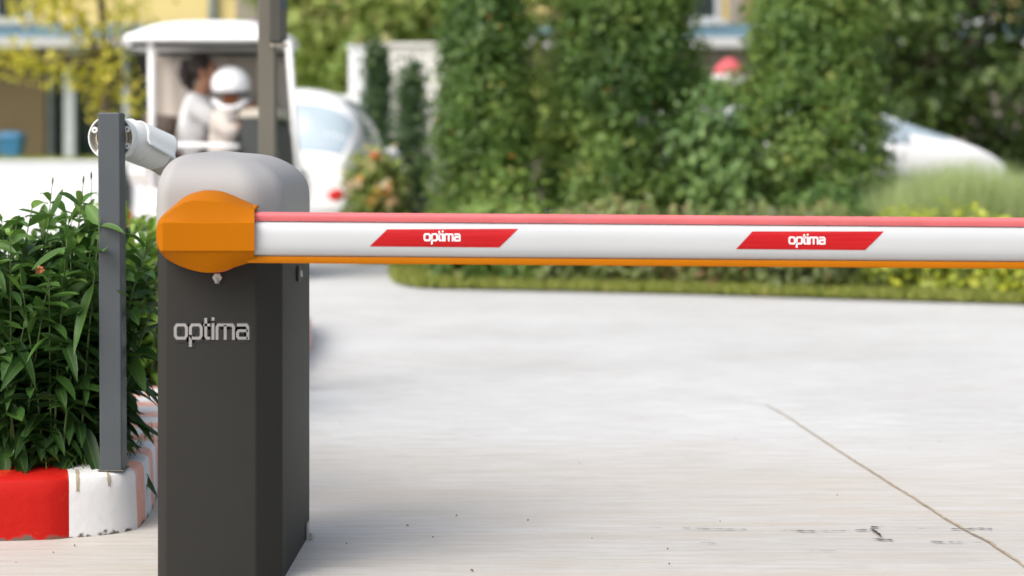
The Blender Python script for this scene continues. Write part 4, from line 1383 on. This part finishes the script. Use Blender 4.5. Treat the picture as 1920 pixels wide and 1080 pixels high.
mb = MB(); mb.box((-24, BDp - .6, BZ(92)), (24, BDp + .8, BZ(73))); mb.build('canopy', M['greybeam'], bld, bevel=.02)
mb = MB(); mb.box((-24, BDp - .3, BZ(72)), (24, BDp + .8, BZ(47))); mb.build('blue_band', M['bluebeam'], bld, bevel=.02)
mb = MB(); mb.box((-24, BDp, BZ(46)), (24, BDp + 8, 9.0)); mb.build('upper_wall', M['yellow'], bld)
mb = MB(); mb.box((-24.4, BDp - .8, 9.01), (24.4, BDp + 8.8, 9.3)); mb.build('roof', M['greybeam'], bld)
for a, b_ in ((446, 486), (1365, 1392)):
    mb = MB(); mb.box((BX(a), BDp - .3, BZ(45.8)), (BX(b_), BDp - .01, 8.9)); mb.build('pilaster', M['taupe'], bld)
mb = MB(); mb.smooth = True; mb.tube([(BX(400), BDp - .1, BZ(46)), (BX(400), BDp - .1, 8.9)], .12, 12); mb.build('downpipe', M['frame'], bld)
for a, b_ in ((-70, 52), (540, 620), (1250, 1340), (1440, 1520), (1760, 1850)):
    fr = MB(); zb_, zt = BZ(33), BZ(-95)
    fr.box((BX(a) - .12, BDp - .12, zb_ - .10), (BX(b_) + .12, BDp - .01, zb_)); fr.box((BX(a) - .12, BDp - .12, zt), (BX(b_) + .12, BDp - .01, zt + .12))
    for x in (BX(a) - .12, BX(b_), (BX(a) + BX(b_)) / 2 - .06): fr.box((x, BDp - .12, zb_ + .001), (x + .12, BDp - .01, zt - .001))
    fr.box((BX(a) - .3, BDp - .3, zb_ - .26), (BX(b_) + .3, BDp - .01, zb_ - .102))
    fo = fr.build('window', M['frame'], bld)
    pn = MB(); pn.box((BX(a), BDp - .06, zb_ + .002), (BX(b_), BDp - .011, zt - .002)); pn.build('pane', M['glassdark'], fo)

# blue bin on the raised lawn
nd = 37.5; sN = F / nd; bx, zt = (22 - 960) / sN, wt - .02
bn = empty('wheelie_bin', (bx, nd, zt), 'blue plastic bin standing in front of the brown ground floor', 'bin')
mb = MB(); hw = .24
mb.rings([[(bx + a * w, nd + b_ * w, z) for a, b_ in ((-1, -1), (1, -1), (1, 1), (-1, 1))] for z, w in ((zt + .03, .20), (zt + .55, .26), (zt + .56, .285), (zt + .59, .285))]); mb.build('body', M['bin'], bn, bevel=.015)
mb = MB(); mb.smooth = True
mb.rings([[(bx + a * w, nd + b_ * w, z) for a, b_ in ((-1, -1), (1, -1), (1, 1), (-1, 1))] for z, w in ((zt + .592, .28), (zt + .66, .25), (zt + .71, .13))]); mb.build('lid', M['bin'], bn, bevel=.02)
for s_ in (-.18, .18):
    mb = MB(); mb.smooth = True; mb.tube([(bx + s_ - .03, nd + .2, zt + .07), (bx + s_ + .03, nd + .2, zt + .07)], .07, 14); mb.build('wheel', M['tyre'], bn)


# ------------------------------------------------------------------ trees and plants
def tree_root(name, x, y, z, label, group=None, cat='tree'):
    return empty(name, (x, y, z), label, cat, group)


GC = 'column shaped trees on the island'
for i, (pxc, D, R, H, seed, lab) in enumerate((
        (908, 13.7, .47, 3.3, 21, 'narrower column shaped tree, first right of the small white wall'),
        (1174, 13.9, .78, 3.9, 22, 'broad dense column shaped tree, middle of the three behind the low hedge'),
        (1518, 13.5, .72, 3.7, 23, 'column shaped tree at right, just left of the white sloping car'))):
    x = (pxc - 960) / F * D
    rt = tree_root('column_tree', x, D, 0.03, lab, GC)
    me = column_crown('crown', R, H, .22, 680 if R < .6 else 1150, 30, .037, M['leaf_column'], seed, .52)
    link_mesh('crown', me, rt, False)
    tb = MB(); tb.smooth = True
    tb.tube([(0, 0, -.03), (.01, .0, .5), (-.02, .01, 1.4), (.0, .0, H * .8)], [.07, .055, .04, .012], 10)
    r = random.Random(seed)
    for k in range(14):
        z = r.uniform(.35, H * .75); a = r.uniform(0, 2 * PI); l = R * r.uniform(.5, .8)
        tb.tube([(0, 0, z), (math.cos(a) * l * .5, math.sin(a) * l * .5, z + .1), (math.cos(a) * l, math.sin(a) * l, z + .3)], [.02, .014, .004], 6)
    tb.build('trunk', M['bark'], rt, world=False)

GP = 'slim conifers in front of the white wall'
for (pxc, D, R, H, seed, lab) in ((707, 18.6, .21, 2.22, 31, 'slim dark conifer, taller of the two, beside the white wall pillar'), (772, 17.8, .25, 1.93, 32, 'slim dark conifer, shorter of the two, beside the column tree')):
    x = (pxc - 960) / F * D
    rt = tree_root('conifer', x, D, 0, lab, GP)
    link_mesh('crown', column_crown('crown', R, H - .1, .12, 260, 14, .038, M['leaf_cone'], seed, .55, 0), rt, False)
    tb = MB(); tb.smooth = True; tb.tube([(0, 0, 0), (0, 0, H * .8)], [.04, .01], 8); tb.build('trunk', M['bark'], rt, world=False)


def broad_tree(name, px, D, z0, label, group, blobs, nc, per, size, mat, seed, tr=.12, th=2.0, lean=0, spread=2.2, shell=.5, limbs=8):
    x = (px - 960) / F * D
    rt = tree_root(name, x, D, z0, label, group)
    link_mesh('crown', blob_crown('crown', blobs, nc, per, size, mat, seed, spread, shell), rt, False)
    tb = MB(); tb.smooth = True
    topp = Vector((lean, 0, th))
    tb.tube([(0, 0, -.05), (lean * .3, 0, th * .4), topp], [tr, tr * .8, tr * .55], 10)
    for b in blobs[:limbs]:
        c = Vector(b[:3]); tb.tube([topp * .92, topp.lerp(c, .5) + Vector((0, 0, .1)), c], [tr * .5, tr * .33, tr * .1], 7)
    tb.build('trunk', M['bark'], rt, world=False)
    return rt


def rblobs(seed, n, rx, ry, z0, z1, r0, r1):
    r = random.Random(seed); out = []
    for _ in range(n):
        a = r.uniform(0, 2 * PI); q = math.sqrt(r.random())
        s_ = r.uniform(r0, r1)
        out.append((math.cos(a) * q * rx, math.sin(a) * q * ry, r.uniform(z0, z1), s_, s_, s_ * .75))
    return out


# yellow-green tree on the raised lawn at left
D = 25.0; sT = F / D; z0 = wt - .02
tx = 190
def TB(px, py, r): return ((px - tx) / sT, random.uniform(-.4, .4), CH - (py - HZ) / sT - z0, r, r, r * .7)
yb = [TB(60, 15, .32), TB(120, 20, .34), TB(110, -20, .34), TB(155, 45, .26), TB(200, 60, .24), TB(40, 105, .22), TB(30, 120, .17), TB(95, 120, .22), TB(120, 130, .24), TB(165, 130, .26), TB(205, 140, .26), TB(215, 110, .24), TB(185, 165, .22), TB(190, 205, .17), TB(265, 190, .17), TB(262, 30, .22), TB(225, 20, .24), TB(70, -60, .5), TB(180, -60, .6), TB(170, -130, .6)]
broad_tree('yellow_tree', tx, D, z0, 'thin yellow green tree on the raised lawn before the yellow building', None, yb, 165, 8, .08, M['leaf_yellow'], 41, .10, 1.5, .12, 2.0, .25, 20)

GB = 'trees between the island and the building'
broad_tree('light_tree', 640, 29, z0, 'airy light green tree behind the white car, its leaves hiding part of the blue band', GB, rblobs(51, 13, 1.0, .8, 1.2, 4.0, .5, .85), 420, 12, .12, M['leaf_light'], 51, .12, 1.5)
broad_tree('light_tree', 770, 31, .0, 'light green tree above the tall white wall', GB, rblobs(52, 16, 1.3, .9, 1.8, 5.2, .6, .95), 520, 12, .12, M['leaf_light'], 52, .14, 2.0)
mb_ = [(q[0], q[1], q[2], q[3], q[4], q[5]) for q in rblobs(53, 22, 2.6, 1.0, .8, 5.2, .6, 1.0)]
broad_tree('green_tree', 1030, 30, .0, 'mid green tree filling the gap behind the two left column trees', GB, mb_, 700, 12, .12, M['leaf_light'], 53, .15, 2.0)
mb_ = rblobs(54, 9, .6, .6, .4, 1.75, .35, .5)
broad_tree('green_tree', 1375, 24, .0, 'low bushy tree under the red parasol, between two column trees', GB, mb_, 300, 12, .09, M['leaf_hedge'], 54, .08, .8)
mb_ = rblobs(55, 26, 2.0, 1.2, .5, 5.0, .4, .75)
broad_tree('dark_tree', 1745, 24, .0, 'dark tree behind the white sloping car, cream wall showing through', GB, mb_, 620, 16, .10, M['leaf_dark'], 55, .16, 1.8, 0, 2.0, .4, 12)
mb_ = rblobs(56, 24, 1.6, 1.2, .5, 5.2, .4, .75)
broad_tree('dark_tree', 1960, 25, .0, 'dark tree at the right edge of the picture', GB, mb_, 600, 16, .10, M['leaf_dark'], 56, .16, 1.8, 0, 2.0, .4, 12)

# red parasol glimpsed between the column trees
D = 27.0; sU = F / D; cxp = (1368 - 960) / sU
pz = CH + (300 - 108) / sU
pa = empty('parasol', (cxp, D, 0), 'red parasol with a white fringe glimpsed between two column trees', 'parasol')
mb = MB(); mb.smooth = True
def pr_(r, z, n=16): return [(cxp + r * math.cos(2 * PI * i / n), D + r * math.sin(2 * PI * i / n), z) for i in range(n)]
mb.rings([pr_(.30, pz - .30), pr_(.22, pz - .15), pr_(.12, pz - .05), pr_(.01, pz)]); mb.build('canopy', M['red'], pa)
mb = MB()
for i in range(16):
    a0, a1 = 2 * PI * i / 16, 2 * PI * (i + .8) / 16
    mb.grid([[(cxp + .302 * math.cos(a), D + .302 * math.sin(a), pz - z) for a in (a0, (a0 + a1) / 2, a1)] for z in (.295, .38, .43)])
fo = mb.build('fringe', M['whitefab'], pa); fo.modifiers.new('s', 'SOLIDIFY').thickness = .006
mb = MB(); mb.smooth = True; mb.tube([(cxp, D, 0), (cxp, D, pz - .02)], .025, 8); mb.build('pole', M['whitefab'], pa)

# island: soil, lawn strip, low hedges
isl = spline([Vector(p) for p in [(-1.05, 15.5), (-1.03, 14.4), (-.98, 13.0), (-.86, 11.9), (-.70, 11.5), (-.45, 11.33), (1.0, 10.93), (3.24, 10.12), (6.5, 9.0)]], 8)
pts = [(p.x, p.y) for p in isl] + [(14, 9.0), (14, 30), (-1.05, 19.5)]
tag(sheet('island_soil', pts, .02, M['soil']), kind='structure')
k = 26000
t = RNG.uniform(0, 1, k)
ip = np.array([(p.x, p.y) for p in isl]); seg = np.linalg.norm(np.diff(ip, axis=0), axis=1); cu = np.concatenate([[0], np.cumsum(seg)])
sv = t * cu[-1]; xx = np.interp(sv, cu, ip[:, 0]); yy = np.interp(sv, cu, ip[:, 1])
dx = np.gradient(ip[:, 0]); dy = np.gradient(ip[:, 1]); nn_ = np.stack([-dy, dx], 1); nn_ = nn_ / np.linalg.norm(nn_, axis=1, keepdims=True)
nx = np.interp(sv, cu, nn_[:, 0]); ny = np.interp(sv, cu, nn_[:, 1])
wv = RNG.uniform(0, 1, k) * (.44 + .10 * np.sin(sv * 3)) - .02
pp = np.stack([xx + nx * wv, yy + ny * wv, np.full(k, .015)], 1)
tag(link_mesh('lawn_strip', blades('lawn_strip', pp, RNG.uniform(.03, .085, k), .012, .04, M['blade'], RNG.uniform(0, .9, k))), 'short yellowish grass strip between the road and the low hedge', 'grass', kind='stuff')


def hedge(name, s0, s1, off, depth, H, nc, per, size, mat, seed, label, top_var=.12, cat='hedge'):
    r = np.random.default_rng(seed)
    m_ = max(3, int((s1 - s0) / .06))
    sv = r.uniform(s0, s1, nc); w = r.uniform(0, 1, nc); u = r.uniform(0, 1, nc)
    # shell: front face and top
    on_top = r.uniform(0, 1, nc) < .4
    hmax = H * (1 + top_var * np.sin(sv * 5.1 + seed) + top_var * .6 * np.sin(sv * 13.0))
    z = np.where(on_top, hmax * r.uniform(.85, 1.05, nc), hmax * u)
    ww = np.where(on_top, w * depth, np.where(r.uniform(0, 1, nc) < .7, depth * .12 * r.uniform(0, 1, nc), depth * w)) + off
    x = np.interp(sv, cu, ip[:, 0]) + np.interp(sv, cu, nn_[:, 0]) * ww
    y = np.interp(sv, cu, ip[:, 1]) + np.interp(sv, cu, nn_[:, 1]) * ww
    c = np.stack([x, y, z + .03], 1)
    f = np.stack([-np.interp(sv, cu, nn_[:, 0]), -np.interp(sv, cu, nn_[:, 1]), np.where(on_top, 1.4, .5)], 1)
    p, ff, tt = clump_cloud(c, f, per, size * 1.6, seed + 1)
    p[:, 2] = np.maximum(p[:, 2], .03)
    cxm, cym = np.interp((s0 + s1) / 2, cu, ip[:, 0]), np.interp((s0 + s1) / 2, cu, ip[:, 1])
    root = empty(name, (cxm, cym, .02), label, cat)
    link_mesh('foliage', leaf_cards('foliage', p, ff, size, mat, tt), root)
    tb = MB()
    for q in np.arange(s0, s1, .12):
        bx = float(np.interp(q, cu, ip[:, 0]) + np.interp(q, cu, nn_[:, 0]) * (off + depth * r.uniform(.2, .7))); by = float(np.interp(q, cu, ip[:, 1]) + np.interp(q, cu, nn_[:, 1]) * (off + depth * r.uniform(.2, .7)))
        for _ in range(3):
            tb.tube([(bx, by, .01), (bx + r.normal(0, .06), by + r.normal(0, .06), H * .5), (bx + r.normal(0, .12), by + r.normal(0, .12), H * .9)], [.008, .006, .002], 5)
    tb.build('stem', M['bark'], root)
    return root


def sval(px, py):  # arc length nearest a pixel on the ground
    g = np.array(G(px, py)); return cu[np.argmin(np.linalg.norm(ip - g, axis=1))]


sA = sval(756, 505); sB_ = sval(1010, 545); sC = sval(1590, 560)
hedge('low_hedge', sA - .5, sB_, .34, .75, .40, 560, 12, .045, M['leaf_hedge'], 61, 'fresh green low hedge turning the left corner of the island')
hedge('low_hedge', sB_, sC, .34, .7, .40, 680, 12, .045, M['leaf_olive'], 62, 'dull olive and brownish low hedge in front of the middle column tree')
hedge('low_hedge', sC, cu[-1], .34, .7, .37, 1000, 12, .045, M['leaf_lime'], 63, 'yellow green low hedge at the right, under the pale tall grass')

# pale feathery grass and blue-green plants behind the hedge
k = 15000
px__ = RNG.normal(0, 1, k)
pp = np.stack([RNG.uniform(2.85, 5.2, k), RNG.uniform(12.3, 13.6, k), np.full(k, .02)], 1)
hgt = RNG.uniform(.60, .92, k) + .10 * np.sin(pp[:, 0] * 4.0) + .12 * np.clip((pp[:, 0] - 3.9), -.5, 1.0)
tag(link_mesh('ornamental_grass', blades('ornamental_grass', pp, np.clip(hgt, .4, 1.15), .008, .30, M['blade_pale'], RNG.uniform(0, 1, k))), 'soft pale green tall grass below the white sloping car', 'tall grass', kind='stuff')


def bush(name, px, D, z0, label, rx, ry, H, nc, per, size, mat, seed, cat='bush', extra=None):
    x = (px - 960) / F * D
    rt = empty(name, (x, D, z0), label, cat)
    bl = [(random.uniform(-.5, .5) * rx, random.uniform(-.5, .5) * ry, H * random.uniform(.25, .75), rx * .55, ry * .55, H * .32) for _ in range(7)]
    link_mesh('foliage', blob_crown('foliage', bl, nc, per, size, mat, seed, 1.7, .35), rt, False)
    tb = MB()
    for q in range(9): tb.tube([(0, 0, 0), (random.uniform(-.5, .5) * rx, random.uniform(-.5, .5) * ry, H * .8)], [.012, .003], 5)
    tb.build('stem', M['bark'], rt, world=False)
    for q in range(extra or 0):
        c = np.array([random.gauss(0, .42) * rx, -ry * .85 + random.gauss(0, .12), H * random.uniform(.5, 1.0)])
        p = c + RNG.normal(0, .022, (7, 3))
        link_mesh('flower', leaf_cards('flower', p, np.tile(np.array([[0, -1, .4]]), (7, 1)), .05, M['petal'], np.full(7, random.random())), rt, False)
    return rt


bush('feathery_bush', 1344, 13.1, .02, 'blue green feathery bush between the middle and right column trees', .32, .25, 1.55, 260, 14, .05, M['leaf_blue'], 71)
bush('feathery_bush', 960, 12.75, .02, 'bright green low bush at the foot of the narrower column tree', .45, .25, .78, 150, 14, .05, M['leaf_hedge'], 72)
bush('feathery_bush', 1560, 12.6, .02, 'grey green low bush at the foot of the right hand column tree', .42, .25, .66, 150, 14, .05, M['leaf_blue'], 74)
bush('flower_bush', 704, 14.35, .0, 'flowering bush with orange and yellow blooms beside the white hatchback', .23, .22, .98, 150, 14, .05, M['leaf_light'], 73, 'bush', 12)
